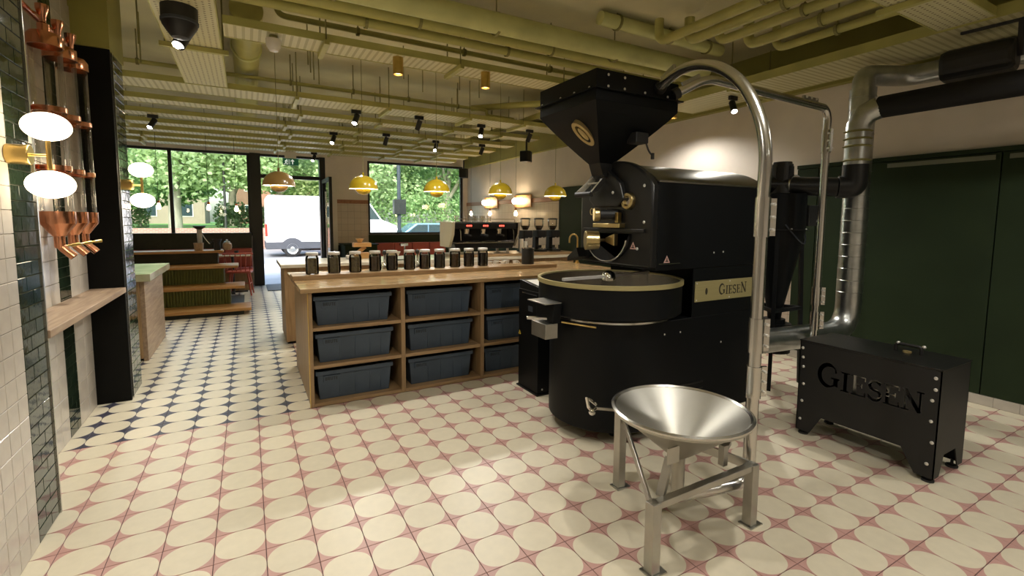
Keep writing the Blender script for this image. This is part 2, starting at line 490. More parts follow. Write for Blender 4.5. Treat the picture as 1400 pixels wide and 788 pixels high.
    def build(s, name, m, parent=None, smooth=False, bevel=0.0, label=None):
        if parent is not None:
            off = ORG[parent.name]
        else:
            xs = [v[0] for v in s.v]; ys = [v[1] for v in s.v]; zs = [v[2] for v in s.v]
            off = ((min(xs) + max(xs)) / 2, (min(ys) + max(ys)) / 2, min(zs))
        o = bpy.data.objects.new(name, s.mesh(name, m, smooth, off))
        C.objects.link(o)
        ORG[o.name] = off
        if parent is not None: o.parent = parent
        else: o.location = off
        if bevel > 0:
            md = o.modifiers.new('bevel', 'BEVEL'); md.width = bevel; md.segments = 2; md.limit_method = 'ANGLE'; md.angle_limit = radians(40)
        if label: o['label'] = label
        return o

def thing(name, label, cat, loc=(0, 0, 0), group=None):
    o = bpy.data.objects.new(name, None)
    o.empty_display_size = 0.1
    C.objects.link(o)
    o.location = loc
    ORG[o.name] = tuple(loc)
    o['label'] = label; o['category'] = cat
    if group: o['group'] = group
    return o
def tag(o, label, cat, group=None, kind=None):
    o['label'] = label; o['category'] = cat
    if group: o['group'] = group
    if kind: o['kind'] = kind
    return o
def struct(o, label=None):
    o['kind'] = 'structure'
    if label: o['label'] = label
    return o
def copy_tree(o, parent=None, loc=None, rz=None, label=None):
    c = o.copy(); C.objects.link(c); c.parent = parent
    if loc is not None: c.location = loc
    if rz is not None: c.rotation_euler = (0, 0, rz)
    if label: c['label'] = label
    for ch in o.children: copy_tree(ch, c)
    ORG[c.name] = tuple(c.location) if parent is None else ORG.get(o.name, (0, 0, 0))
    return c
def point_light(name, loc, w, col, r=0.05, kind='POINT', aim=None, size=100, blend=0.6, parent=None):
    d = bpy.data.lights.new(name, kind)
    d.energy = w; d.color = col; d.shadow_soft_size = r
    if kind == 'SPOT':
        d.spot_size = radians(size); d.spot_blend = blend
    o = bpy.data.objects.new(name, d); C.objects.link(o)
    off = ORG[parent.name] if parent else (0, 0, 0)
    o.location = Vector(loc) - Vector(off)
    if aim is not None:
        o.rotation_euler = (Vector(aim) - Vector(loc)).to_track_quat('-Z', 'Y').to_euler()
    if parent: o.parent = parent
    return o

def arc(c, r, a0, a1, n):
    return [(c[0] + r * cos(a0 + (a1 - a0) * i / n), c[1] + r * sin(a0 + (a1 - a0) * i / n)) for i in range(n + 1)]
def bez(p, n=16):
    out = []
    k = len(p) - 1
    for i in range(n + 1):
        t = i / n
        q = [Vector(a) for a in p]
        while len(q) > 1:
            q = [q[j].lerp(q[j + 1], t) for j in range(len(q) - 1)]
        out.append(q[0])
    return out
def spline(p, k=5):
    p = [Vector(a) for a in p]
    out = []
    for i in range(len(p) - 1):
        a, b, c, d = p[max(i - 1, 0)], p[i], p[i + 1], p[min(i + 2, len(p) - 1)]
        for j in range(k):
            t = j / k
            out.append(0.5 * ((2 * b) + (c - a) * t + (2 * a - 5 * b + 4 * c - d) * t * t + (3 * b - a - 3 * c + d) * t ** 3))
    out.append(p[-1])
    return out
def bend(pts, r, n=6):
    """polyline with rounded corners"""
    pts = [Vector(p) for p in pts]
    out = [pts[0]]
    for i in range(1, len(pts) - 1):
        a, b, c = pts[i - 1], pts[i], pts[i + 1]
        d1 = (a - b).normalized(); d2 = (c - b).normalized()
        k = min(r, (a - b).length * 0.49, (c - b).length * 0.49)
        s, e = b + d1 * k, b + d2 * k
        for j in range(n + 1):
            t = j / n
            out.append(s * (1 - t) ** 2 + b * (2 * t * (1 - t)) + e * t * t)
    out.append(pts[-1])
    return out

# ------------------------------------------------------------------ lettering (serif capitals drawn as strokes)
def stroke(mb, pts, w, place, d=0.0008, solid=False):
    """flat ribbon along 2-D points (letter units), placed by place(u, v, depth)"""
    n = len(pts)
    L_, R_ = [], []
    for i in range(n):
        a = Vector(pts[max(i - 1, 0)]); b = Vector(pts[min(i + 1, n - 1)])
        t = (b - a).normalized(); nn = Vector((-t.y, t.x))
        ww = w[i] if isinstance(w, (list, tuple)) else w
        p = Vector(pts[i])
        L_.append(p + nn * ww / 2); R_.append(p - nn * ww / 2)
    vs = [place(p.x, p.y, d) for p in L_] + [place(p.x, p.y, d) for p in R_] + [place(p.x, p.y, 0) for p in L_] + [place(p.x, p.y, 0) for p in R_]
    fs = []
    for i in range(n - 1):
        fs.append((i, i + 1, n + i + 1, n + i))
        if solid: fs.append((2 * n + i, 3 * n + i, 3 * n + i + 1, 2 * n + i + 1))
        fs.append((i, i + 1, 2 * n + i + 1, 2 * n + i)); fs.append((n + i, n + i + 1, 3 * n + i + 1, 3 * n + i))
    fs.append((0, n, 3 * n, 2 * n)); fs.append((n - 1, 2 * n - 1, 4 * n - 1, 3 * n - 1))
    mb.add(vs, fs)
def ell(cx, cy, rx, ry, a0, a1, n=14):
    return [(cx + rx * cos(radians(a0 + (a1 - a0) * i / n)), cy + ry * sin(radians(a0 + (a1 - a0) * i / n))) for i in range(n + 1)]
def letters(mb, word, place, h, gap=0.16, d=0.0008, big=(), bold=1.0, solid=False):
    x = 0.0
    for k, ch in enumerate(word):
        hh = h * (1.25 if k in big else 1.0)
        T, t = 0.17 * bold, 0.07 * bold
        S = []
        if ch == 'G':
            wd = 0.82
            S += [(ell(.42, .5, .36, .46, 45, 315, 18), [t, t, T * .7, T, T, T, T, T, T, T, T, T, T, T, T, T * .7, t, t, t]), ([(.68, .82), (.70, .66)], t), ([(.70, .10), (.70, .42)], T), ([(.52, .42), (.84, .42)], t)]
        elif ch == 'I':
            wd = 0.40
            S += [([(.2, 0), (.2, 1)], T), ([(0, .03), (.4, .03)], t), ([(0, .97), (.4, .97)], t)]
        elif ch == 'E':
            wd = 0.64
            S += [([(.16, 0), (.16, 1)], T), ([(0, .03), (.62, .03)], t), ([(0, .97), (.60, .97)], t), ([(.16, .52), (.46, .52)], t), ([(.62, 0), (.62, .24)], t), ([(.60, .78), (.60, 1)], t), ([(.46, .40), (.46, .64)], t)]
        elif ch == 'S':
            wd = 0.60
            S += [(ell(.30, .74, .22, .23, 30, 255, 10) + ell(.30, .27, .25, .25, 85, -150, 10)[1:], T * .8), ([(.50, .78), (.52, .96)], t), ([(.06, .06), (.06, .24)], t)]
        elif ch == 'N':
            wd = 0.84
            S += [([(.14, 0), (.14, 1)], t), ([(.70, 0), (.70, 1)], t), ([(.10, .98), (.70, .02)], T), ([(0, .03), (.30, .03)], t), ([(0, .97), (.22, .97)], t), ([(.56, .97), (.84, .97)], t)]
        elif ch == 'B':
            wd = 0.66
            S += [([(.12, 0), (.12, 1)], .2), (ell(.30, .75, .24, .20, 90, -90, 8), .15), (ell(.30, .27, .28, .22, 90, -90, 8), .16), ([(.1, .95), (.32, .95)], .12), ([(.1, .5), (.32, .5)], .12), ([(.1, .05), (.32, .05)], .12)]
        elif ch == 'R':
            wd = 0.68
            S += [([(.12, 0), (.12, 1)], .2), (ell(.30, .73, .26, .22, 90, -90, 8), .16), ([(.1, .95), (.32, .95)], .12), ([(.1, .5), (.32, .5)], .12), ([(.30, .5), (.58, 0)], .2)]
        elif ch == 'U':
            wd = 0.70
            S += [([(.12, 1), (.12, .32)] + ell(.35, .32, .23, .26, 180, 360, 8) + [(.58, 1)], .19)]
        elif ch == 'T':
            wd = 0.64
            S += [([(.32, 0), (.32, 1)], .2), ([(0, .92), (.64, .92)], .16)]
        elif ch == 'e':      # plain E
            wd = 0.58
            S += [([(.12, 0), (.12, 1)], .2), ([(.1, .08), (.58, .08)], .15), ([(.1, .5), (.52, .5)], .15), ([(.1, .92), (.58, .92)], .15)]
        for pts, w in S:
            w2 = [q * hh for q in w] if isinstance(w, list) else w * hh
            stroke(mb, [(x + p[0] * hh, p[1] * hh) for p in pts], w2, place, d, solid)
        x += (wd + gap) * hh
    return x

# ================================================================== SETTING
XL, XRC, XR = -0.866, -1.073, 5.21          # left wall, its recess, right wall
YB, YN = 11.75, -3.2                        # window wall, wall behind the camera
ZC = 3.35                                   # underside of the slab

def tri_area(ps):
    a = 0
    for i in range(len(ps)):
        x0, y0 = ps[i]; x1, y1 = ps[(i + 1) % len(ps)]
        a += x0 * y1 - x1 * y0
    return abs(a) / 2
def view_area(quad):
    ps = [proj(p) for p in quad]
    if any(p is None for p in ps): return 0
    cx_ = sum(p[0] for p in ps) / 4; cy_ = sum(p[1] for p in ps) / 4
    if not (-25 < cx_ < 1425 and -25 < cy_ < 813): return 0
    return tri_area(ps)
def slab_tile(w, h, t, ch, m, name):
    """tile lying in local XY, face up, chamfered edge: 8 + 4 verts"""
    mb = MB()
    a, b = w / 2, h / 2
    lo = [(-a, -b, -t), (a, -b, -t), (a, b, -t), (-a, b, -t)]
    mi = [(-a, -b, -ch), (a, -b, -ch), (a, b, -ch), (-a, b, -ch)]
    hi = [(-a + ch, -b + ch, 0), (a - ch, -b + ch, 0), (a - ch, b - ch, 0), (-a + ch, b - ch, 0)]
    fs = [(8, 9, 10, 11)]
    for i in range(4):
        j = (i + 1) % 4
        fs += [(i, j, 4 + j, 4 + i), (4 + i, 4 + j, 8 + j, 8 + i)]
    mb.add(lo + mi + hi, fs)
    return mb, mb.mesh(name, m)
def tile_field(parent, items, maxn, name, rest_name, t=0.012, ch=0.0012):
    """items: (centre, u, v, w, h, material); the largest in view become objects, the rest one mesh per material"""
    off = Vector(ORG[parent.name])
    cache = {}
    sc = []
    for c, u, v, w, h, m in items:
        c = Vector(c); u = Vector(u); v = Vector(v)
        q = [c + u * (sx * w / 2) + v * (sy * h / 2) for sx, sy in ((-1, -1), (1, -1), (1, 1), (-1, 1))]
        sc.append((view_area(q), c, u, v, w, h, m))
    sc.sort(key=lambda s: -s[0])
    rest = {}
    for i, (a, c, u, v, w, h, m) in enumerate(sc):
        key = (round(w, 4), round(h, 4), m)
        if key not in cache: cache[key] = slab_tile(w, h, t, ch, m, name)
        n = u.cross(v)
        mx = Matrix(((u.x, v.x, n.x, c.x - off.x), (u.y, v.y, n.y, c.y - off.y), (u.z, v.z, n.z, c.z - off.z), (0, 0, 0, 1)))
        if i < maxn and a > 18:
            o = bpy.data.objects.new(name, cache[key][1]); C.objects.link(o)
            o.parent = parent; o.matrix_local = mx
        else:
            rest.setdefault(m, MB())
            src = cache[key][0]
            rest[m].add([mx @ Vector(p) + off for p in src.v], src.f)
    for m, mb in rest.items():
        o = mb.build(rest_name, m, parent)
        o['kind'] = 'stuff'

# ---- floor: bed of grout with single cement tiles
fl = struct(MB().box(-3.0, XR, YN, YB, -0.12, -0.003).build('floor', 'grout'), 'cement tiled floor, cream discs with pink corners, dark blue corners beyond the counter end')
GX, GY = -0.178348, 3.86127
COUNTER = (0.40, 3.4, 3.95, 5.1)
items = []
for c in range(-14, 28):
    for r in range(-41, 37):
        x, y = GX + 0.2 * (c + .5), GY - 0.2 * (r + .5)
        if x > XR or x < -2.9 or y > YB or y < YN: continue
        if x < -1.1 and y < 7.3: continue
        blue = y > GY and (x < 0.42 or y > 7.0)
        if COUNTER[0] < x < COUNTER[1] and COUNTER[2] < y < COUNTER[3]: continue
        items.append(((x, y, 0), (1, 0, 0), (0, 1, 0), 0.1972, 0.1972, 'tile_blue' if blue else 'tile_pink'))
tile_field(fl, items, 300, 'tile', 'far_tiles')

# ---- left wall
wl = struct(MB().box(XL - 0.3, XL - 0.008, YN, 2.785, 0, ZC).box(XL - 0.3, XL - 0.008, 2.785, 3.05, 0, 2.95).box(XRC - 0.2, XRC - 0.008, 3.05, 4.72, 0, ZC)
            .build('wall_left', 'wall_grout'), 'left wall of white tiles with dark green tiled pilasters and a recess')
items = []
U, V = (0, 1, 0), (0, 0, 1)
for i in range(14):
    for j in range(30):
        items.append(((XL, 2.785 - 0.05 - 0.1 * i, 0.05 + 0.1 * j), U, V, 0.098, 0.098, 'white_tile'))
for j in range(44):                                              # pilaster of dark green glazed bricks
    z = 0.0335 + 0.067 * j
    cuts = [2.785, 2.875, 3.05] if j % 2 else [2.785, 2.94, 3.05]
    for a, b in zip(cuts, cuts[1:]):
        items.append(((XL, (a + b) / 2, z), U, V, b - a - 0.003, 0.064, 'green_tile'))
for j in range(20):                                              # recess: white, green stripe, white
    z = 0.075 + 0.15 * j
    for a, b in ((3.47, 3.62), (3.62, 3.77), (3.77, 3.92), (3.92, 4.07), (4.295, 4.5), (4.5, 4.70)):
        items.append(((XRC, (a + b) / 2, z), U, V, b - a - 0.003, 0.147, 'white_tile'))
for j in range(45):
    z = 0.0335 + 0.067 * j
    cuts = [4.072, 4.15, 4.293] if j % 2 else [4.072, 4.22, 4.293]
    for a, b in zip(cuts, cuts[1:]):
        items.append(((XRC, (a + b) / 2, z), U, V, b - a - 0.003, 0.064, 'green_tile'))
MB().box(XL - 0.008, XL - 0.0062, 2.786, 3.05, 0, 2.95).box(XRC - 0.008, XRC - 0.0062, 4.071, 4.294, 0, 3.0).build('dark_tile_bed', 'green_grout', wl)
tile_field(wl, items, 300, 'wall_tile', 'further_wall_tiles', t=0.01, ch=0.002)
struct(MB().box(XL - 0.02, XL + 0.006, 3.046, 3.058, 0, 2.95).box(XRC, XL + 0.002, 3.058, 3.062, 0, 2.95).build('trim_1', 'steel'), 'thin metal corner trim of the near green pilaster')
# black reveal panel, second pilaster
wp = struct(MB().box(XRC - 0.2, XL - 0.008, 4.75, 5.17, 0, 2.74).build('wall_left_pilaster', 'green_grout'), 'second dark green tiled pilaster')
items = []
for j in range(41):
    z = 0.0335 + 0.067 * j
    cuts = [4.80, 4.90, 5.03, 5.165] if j % 2 else [4.80, 4.965, 5.165]
    for a, b in zip(cuts, cuts[1:]):
        items.append(((XL, (a + b) / 2, z), U, V, b - a - 0.004, 0.063, 'green_tile'))
tile_field(wp, items, 300, 'wall_tile', 'further_wall_tiles', t=0.008, ch=0.002)
struct(MB().box(XRC - 0.01, XL + 0.004, 4.72, 4.748, 0, 2.74).build('trim_2', 'black_panel'), 'matt black reveal panel at the end of the recess')
struct(MB().box(XL - 0.004, XL + 0.008, 4.784, 4.797, 0, 2.74).build('trim_3', 'steel'), 'thin metal corner trim of the far green pilaster')
struct(MB().box(XRC - 0.25, XL + 0.01, 4.70, 5.17, 2.742, ZC).build('wall_left_bulkhead', 'paint_olive'), 'olive painted bulkhead above the black reveal')
struct(MB().box(XRC - 0.2, XL - 0.01, 2.785, 3.05, 2.952, ZC).build('wall_left_head', 'slab_paint'), 'painted strip above the near pilaster')
# alcove wall behind the side bar, far left wall of the seating
struct(MB().box(-3.2, -3.0, 5.17, YB, 0, ZC).box(-3.2, XRC - 0.2, 5.05, 5.17, 0, ZC).build('wall_side', 'paint_cream'), 'side wall of the seating area')

# ---- right wall
wr = struct(MB().box(XR, XR + 0.25, YN, YB, 0, ZC).build('wall_right', 'paint_cream'), 'right wall, cream paint above tiles and green panels')
MB().box(XR - 0.012, XR, 7.36, YB, 0.86, 1.84).build('tiled_dado', 'tile_wall_right', wr)
MB().box(XR - 0.012, XR, 2.98, 5.6, 0.0, 1.84).build('tiled_dado', 'tile_wall_right', wr)
MB().box(XR - 0.03, XR, 7.40, YB, 1.842, 1.93).build('wood_band', 'band_wood', wr, bevel=0.003)
MB().box(XR - 0.02, XR, 7.36, YB, 0.0, 0.858).build('green_dado', 'panel_green', wr)
MB().box(XR - 0.06, XR, 5.62, 7.34, 0.0, 2.09).build('green_panel', 'panel_green', wr, bevel=0.004)
MB().box(XR - 0.065, XR - 0.0, 7.342, 7.372, 0.0, 1.95).build('edge_strip', 'frame_dark', wr)
# olive downstand along the top of the right wall
struct(MB().box(XR - 0.09, XR + 0.02, YN, YB, 2.835, ZC).build('ceiling_downstand', 'paint_olive'), 'olive painted downstand along the top of the right wall')
# green doors / panels of the near part
edges = [2.96, 2.74, 2.34, 1.385, 0.43, -0.52, -1.47, -2.42]
for i, (a, b) in enumerate(zip(edges, edges[1:])):
    MB().box(XR - 0.055, XR - 0.001, b + 0.004, a - 0.004, 0.085, 2.03).build('green_panel', 'panel_green', wr, bevel=0.003)
MB().box(XR - 0.06, XR, -2.42, 2.96, 2.034, 2.072).build('green_panel_head', 'panel_green', wr)
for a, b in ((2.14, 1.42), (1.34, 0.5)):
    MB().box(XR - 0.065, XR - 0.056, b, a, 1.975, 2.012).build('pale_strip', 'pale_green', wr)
bb = struct(MB().box(XR - 0.05, XR, YN, 2.96, 0, 0.08).build('baseboard_right', 'wall_grout'), 'white tiled skirting under the green panels')
items = [((XR - 0.054, 2.95 - 0.075 - 0.15 * i, 0.042), (0, -1, 0), V, 0.148, 0.08, 'white_tile') for i in range(38)]
tile_field(bb, items, 60, 'skirting_tile', 'further_skirting_tiles', t=0.01, ch=0.0015)

# ---- wall behind the camera
struct(MB().box(-1.2, XR + 0.25, YN - 0.2, YN, 0, ZC).build('wall_front', 'paint_cream'), 'wall behind the camera')

# ---- ceiling slab
struct(MB().box(-3.2, XR + 0.25, YN - 0.2, 4.20, ZC, ZC + 0.2).build('ceiling', 'slab_paint'), 'exposed slab over the roastery')
struct(MB().box(-3.2, XR + 0.25, 4.201, YB + 0.2, ZC, ZC + 0.2).build('ceiling_rear', 'slab_paint'), 'exposed slab over the bar and seating')

# ---- window wall: solid pieces, then windows and door in the openings
ZS, ZT = 1.10, 2.88
wbk = struct(MB().box(-3.2, XR + 0.25, YB, YB + 0.22, ZT, ZC).box(-3.2, 0.10, YB, YB + 0.22, 0, ZS)
             .box(1.62, 2.58, YB, YB + 0.22, 0, ZT).box(2.58, XR - 0.09, YB, YB + 0.22, 0, ZS).box(XR - 0.12, XR + 0.25, YB, YB + 0.22, 0, ZT)
             .build('wall_back', 'paint_cream'), 'window wall to the street')
MB().box(1.86, 2.575, YB - 0.012, YB - 0.001, 0.86, 1.84).build('tiled_dado', 'tile_wall_back', wbk)
MB().box(1.86, 2.575, YB - 0.03, YB - 0.001, 1.842, 1.93).build('wood_band', 'band_wood', wbk)
MB().box(1.62, 1.86, YB - 0.05, YB - 0.001, 0.0, ZT).build('pier_face', 'paint_cream', wbk)
MB().box(1.86, XR - 0.03, YB - 0.022, YB - 0.013, 0.0, 0.858).build('green_dado', 'panel_green', wbk)
MB().box(2.575, XR - 0.03, YB - 0.02, YB - 0.001, 0.858, ZS - 0.002).build('green_apron', 'panel_green', wbk)
def window(n, x0, x1, mull, label):
    w = struct(MB().box(x0, x1, YB + 0.06, YB + 0.12, ZS, ZS + 0.05).box(x0, x1, YB + 0.06, YB + 0.12, ZT - 0.05, ZT).box(x0, x0 + 0.06, YB + 0.06, YB + 0.12, ZS + 0.05, ZT - 0.05).box(x1 - 0.06, x1, YB + 0.06, YB + 0.12, ZS + 0.05, ZT - 0.05)
               .build('window_%d' % n, 'frame_dark'), label)
    xs = [x0 + 0.06] + mull + [x1 - 0.06]
    for m in mull:
        MB().box(m - 0.03, m + 0.03, YB + 0.05, YB + 0.13, ZS + 0.05, ZT - 0.05).build('mullion', 'frame_dark', w)
    for a, b in zip(xs, xs[1:]):
        g = MB().box(a + 0.03 * (a in mull), b - 0.03 * (b in mull), YB + 0.086, YB + 0.094, ZS + 0.05, ZT - 0.05).build('pane', 'window_glass', w)
    return w
window(1, -3.0, 0.10, [-1.32], 'wide dark framed window behind the tiered seating')
window(2, 2.58, XR - 0.12, [], 'large dark framed window behind the coffee machine')
# door set: thick posts, transom light, leaf standing open into the room
d1 = struct(MB().box(0.10, 0.30, YB - 0.04, YB + 0.2, 0, ZT).box(1.50, 1.62, YB - 0.02, YB + 0.2, 0, ZT).box(0.30, 1.50, YB + 0.03, YB + 0.13, ZT - 0.05, ZT).box(0.30, 1.50, YB + 0.03, YB + 0.13, 2.36, 2.44)
            .build('door_1', 'frame_dark'), 'dark framed street door standing open, transom light above')
MB().box(0.30, 1.50, YB + 0.076, YB + 0.084, 2.44, ZT - 0.05).build('transom_pane', 'window_glass', d1)
lf = MB().box(1.535, 1.595, YB - 0.10, YB - 0.02, 0.02, 2.36).box(1.535, 1.595, YB - 1.12, YB - 1.04, 0.02, 2.36).box(1.535, 1.595, YB - 1.04, YB - 0.10, 0.02, 0.16).box(1.535, 1.595, YB - 1.04, YB - 0.10, 2.28, 2.36).build('door_leaf', 'frame_dark', d1)
MB().box(1.56, 1.57, YB - 1.04, YB - 0.10, 0.16, 2.28).build('door_pane', 'window_glass', lf)
MB().cyl((1.49, YB - 0.96, 0.5), (1.49, YB - 0.96, 2.05), 0.016).cyl((1.49, YB - 0.96, 0.65), (1.54, YB - 0.96, 0.65), 0.01).cyl((1.49, YB - 0.96, 1.9), (1.54, YB - 0.96, 1.9), 0.01).build('pull_handle', 'steel', lf, True)
MB().box(0.32, 1.48, YB - 1.05, YB - 0.02, 0.0, 0.012).build('mat_well', 'trim_grey', d1)

# ================================================================== CEILING SERVICES
def tray_x(y0, y1, x0, x1, z, name, label, m='tray_slots', grp=None, rods=()):
    t = thing(name, label, 'cable tray', ((x0 + x1) / 2, (y0 + y1) / 2, z), grp)
    MB().box(x0, x1, y0, y1, z, z + 0.006).build('tray_bottom', m, t)
    for y in (y0, y1):
        MB().box(x0, x1, y - 0.004, y + 0.004, z - 0.004, z + 0.055).build('side_rail', 'pipe_olive', t)
    for x in rods:
        for y in (y0 - 0.012, y1 + 0.012):
            MB().cyl((x, y, z - 0.03), (x, y, ZC), 0.006, n=6).build('hanger_rod', 'rod_olive', t)
        MB().box(x - 0.02, x + 0.02, y0 - 0.05, y1 + 0.05, z - 0.04, z - 0.005).build('support_channel', 'pipe_olive', t)
    return t
def tray_y(x0, x1, y0, y1, z, name, label, m='tray_dots', rods=(), grp=None):
    t = thing(name, label, 'cable tray', ((x0 + x1) / 2, (y0 + y1) / 2, z), grp)
    MB().box(x0, x1, y0, y1, z, z + 0.006).build('tray_bottom', m, t)
    for x in (x0, x1):
        MB().box(x - 0.004, x + 0.004, y0, y1, z - 0.004, z + 0.075).build('side_rail', 'pipe_olive', t)
    for y in rods:
        for x in (x0 - 0.012, x1 + 0.012):
            MB().cyl((x, y, z - 0.03), (x, y, ZC), 0.006, n=6).build('hanger_rod', 'rod_olive', t)
        MB().box(x0 - 0.05, x1 + 0.05, y - 0.02, y + 0.02, z - 0.04, z - 0.005).build('support_channel', 'pipe_olive', t)
    return t
ZTR = 2.86
tray_x(4.11, 4.41, -0.10, 4.25, ZTR + 0.02, 'cable_tray', 'slotted cable tray with downlights beneath it, over the counter front', rods=(0.6, 1.75, 2.9, 4.0))
g = 'cable trays over the seating and bar'
tr_y = [(6.02, 6.44), (6.98, 7.26), (7.86, 8.16), (8.62, 8.9), (9.3, 9.58), (10.0, 10.28), (10.70, 11.05)]
for i, (a, b) in enumerate(tr_y):
    tray_x(a, b, -2.9, 4.45, ZTR, 'cable_tray', ['slotted cable tray joined to the dotted tray', 'slotted cable tray, second beyond the dotted tray', 'slotted cable tray, third beyond the dotted tray', 'slotted cable tray, fourth beyond the dotted tray', 'slotted cable tray, third from the windows', 'slotted cable tray, second from the windows', 'slotted cable tray nearest the windows'][i],
           'tray_slots', g, rods=[q + 0.13 * (i % 2) for q in (-1.6, 0.55, 1.6, 2.7, 3.55)])
tray_y(-0.50, -0.13, 0.8, 6.0, ZTR, 'cable_tray', 'wide pale tray dotted with round holes beside the green pilasters', 'tray_dots', rods=(4.7,))
tray_y(4.46, 5.08, -2.8, 4.3, ZTR, 'cable_tray', 'wide olive tray running along the right wall', 'tray_slots_long', rods=(3.29, 0.9))
tray_x(1.29, 1.60, 1.0, 4.44, ZTR + 0.005, 'cable_tray', 'olive tray dotted with holes meeting the right wall tray', 'tray_dots', rods=(3.675,))
tray_y(3.75, 4.28, 4.6, 11.2, ZTR + 0.095, 'cable_tray', 'olive tray running to the window wall beyond the hopper', 'tray_slots_long', rods=(5.3, 7.42, 9.72))

def pipe(name, pts, r, label, m='pipe_olive', cat='pipe', grp=None, hang=()):
    o = thing(name, label, cat, pts[0], grp)
    MB().tube(bend(pts, max(0.12, r * 2)), r, 12).build('pipe_run', m, o, True)
    for p in hang:
        MB().cyl((p[0], p[1], p[2] + r), (p[0], p[1], ZC), 0.006, n=6).build('hanger_rod', 'rod_olive', o)
        MB().lathe([(r + 0.004, -0.012), (r + 0.012, -0.012), (r + 0.012, 0.012), (r + 0.004, 0.012)], (p[0], p[1], p[2]), 12, p[3], True).build('pipe_clip', 'rod_olive', o)
    return o
pipe('water_main', [(-0.8, 3.70, 3.12), (4.45, 3.62, 3.12)], 0.085, 'thick pale olive pipe, largest of the run across the ceiling', 'duct_olive', hang=[(x, 3.68, 3.12, 'x') for x in (0.6, 1.9, 3.2)])
pipe('service_pipe', [(-0.8, 3.94, 3.10), (4.45, 3.86, 3.10)], 0.05, 'olive pipe directly beside the thickest ceiling pipe', hang=[(x, 3.9, 3.10, 'x') for x in (1.3, 2.6)])
pipe('service_pipe', [(-0.6, 4.045, 3.06), (4.45, 4.04, 3.06)], 0.038, 'olive pipe second from the thickest ceiling pipe', hang=[(x, 4.043, 3.06, 'x') for x in (0.9, 2.2)])
pipe('sprinkler_pipe', [(0.27, 4.36, 3.25), (0.27, 4.36, 3.10), (4.3, 4.355, 3.08)], 0.024, 'thin olive pipe with an upturned end beside the pipe run', hang=[(x, 4.358, 3.09, 'x') for x in (0.9, 1.9, 2.9)])
pipe('sprinkler_pipe', [(-2.5, 6.06, 3.035), (3.05, 6.20, 3.035), (3.05, 6.20, 2.965), (3.5, 6.22, 2.965)], 0.022, 'thin conduit crossing the slab above the trays and dropping at its end', hang=[(x, 6.06 + (x + 2.5) * .0252, 3.035, 'x') for x in (-0.9, -.2, 0.5, 1.2, 1.9, 2.6)])
pipe('service_pipe', [(4.35, 5.1, 3.13), (2.95, 6.5, 3.11)], 0.045, 'grey olive pipe running aslant behind the hopper')
for i, (x, z, r, nm) in enumerate([(3.30, 3.08, 0.040, 'olive pipe, innermost of the run towards the right wall'), (3.55, 3.10, 0.045, 'olive pipe second from the right wall run inside'), (3.80, 3.10, 0.040, 'olive pipe third of the run beside the right wall tray'), (4.05, 3.08, 0.045, 'olive pipe fourth of the run beside the right wall tray'), (4.28, 3.05, 0.035, 'slim olive pipe closest to the right wall tray')]):
    pipe('service_pipe', [(x, -2.5, z), (x, 3.2 - 0.12 * i, z), (x, 3.2 - 0.12 * i, z + 0.2)], r, nm, hang=[(x, y, z, 'y') for y in (0.5, 2.2)])
pipe('service_pipe', [(2.8, 3.42, 3.268), (4.42, 3.42, 3.268)], 0.06, 'olive pipe crossing above the run near the steel conveying arch', 'duct_olive', hang=[(x, 3.42, 3.268, 'x') for x in (3.0, 3.67, 4.2)])
dd = thing('round_duct', 'round olive duct running under the slab towards the windows', 'duct', (0.06, 6, 3.05))
MB().cyl((0.06, 4.60, 3.19), (0.06, 7.35, 3.19), 0.125, n=24).build('duct_run', 'pipe_olive', dd, True)
MB().cyl((0.06, 7.35, 3.19), (0.06, 7.6, 3.19), 0.125, 0.15, n=24).cyl((0.06, 7.6, 3.19), (0.06, 9.0, 3.19), 0.15, n=24).build('wide_section', 'duct_olive', dd, True)
MB().lathe([(0.126, -0.02), (0.142, -0.02), (0.142, 0.02), (0.126, 0.02)], (0.06, 5.6, 3.19), 24, 'y', True).build('duct_collar', 'duct_olive', dd, True)

# ---- ceiling lamps
def track_head(x, y, lit, label, near=False):
    t = thing('track_spotlight', label, 'spotlight', (x, y, ZTR - 0.16), 'black spotlights under the trays')
    z = ZTR - 0.01
    MB().box(x - 0.06, x + 0.06, y - 0.018, y + 0.018, z - 0.035, z + 0.01).build('track_adapter', 'black_plastic', t, bevel=0.004)
    MB().cyl((x, y, z - 0.035), (x, y, z - 0.075), 0.012, n=10).build('stem', 'black_plastic', t)
    tx, ty = (-0.035, -0.05) if lit else (-0.02, 0.03)
    p0 = Vector((x - tx * .5, y - ty * .5, z - 0.05)); p1 = Vector((x + tx, y + ty, z - 0.17))
    MB().cyl(p0, p1, 0.034, n=20).build('lamp_head', 'black_plastic', t, True, 0.003)
    d = (p1 - p0).normalized()
    if lit:
        MB().cyl(p1 + d * 0.0005, p1 + d * 0.002, 0.028, n=20).build('lens', 'spot_glow', t)
        point_light('spot_lamp', p1 + d * 0.02, SPOT_W, SOFT, 0.04, 'SPOT', p1 + d, 95, 0.8, t)
    else:
        MB().cyl(p1 + d * 0.0005, p1 + d * 0.002, 0.028, n=20).build('lens', 'black_matt', t)
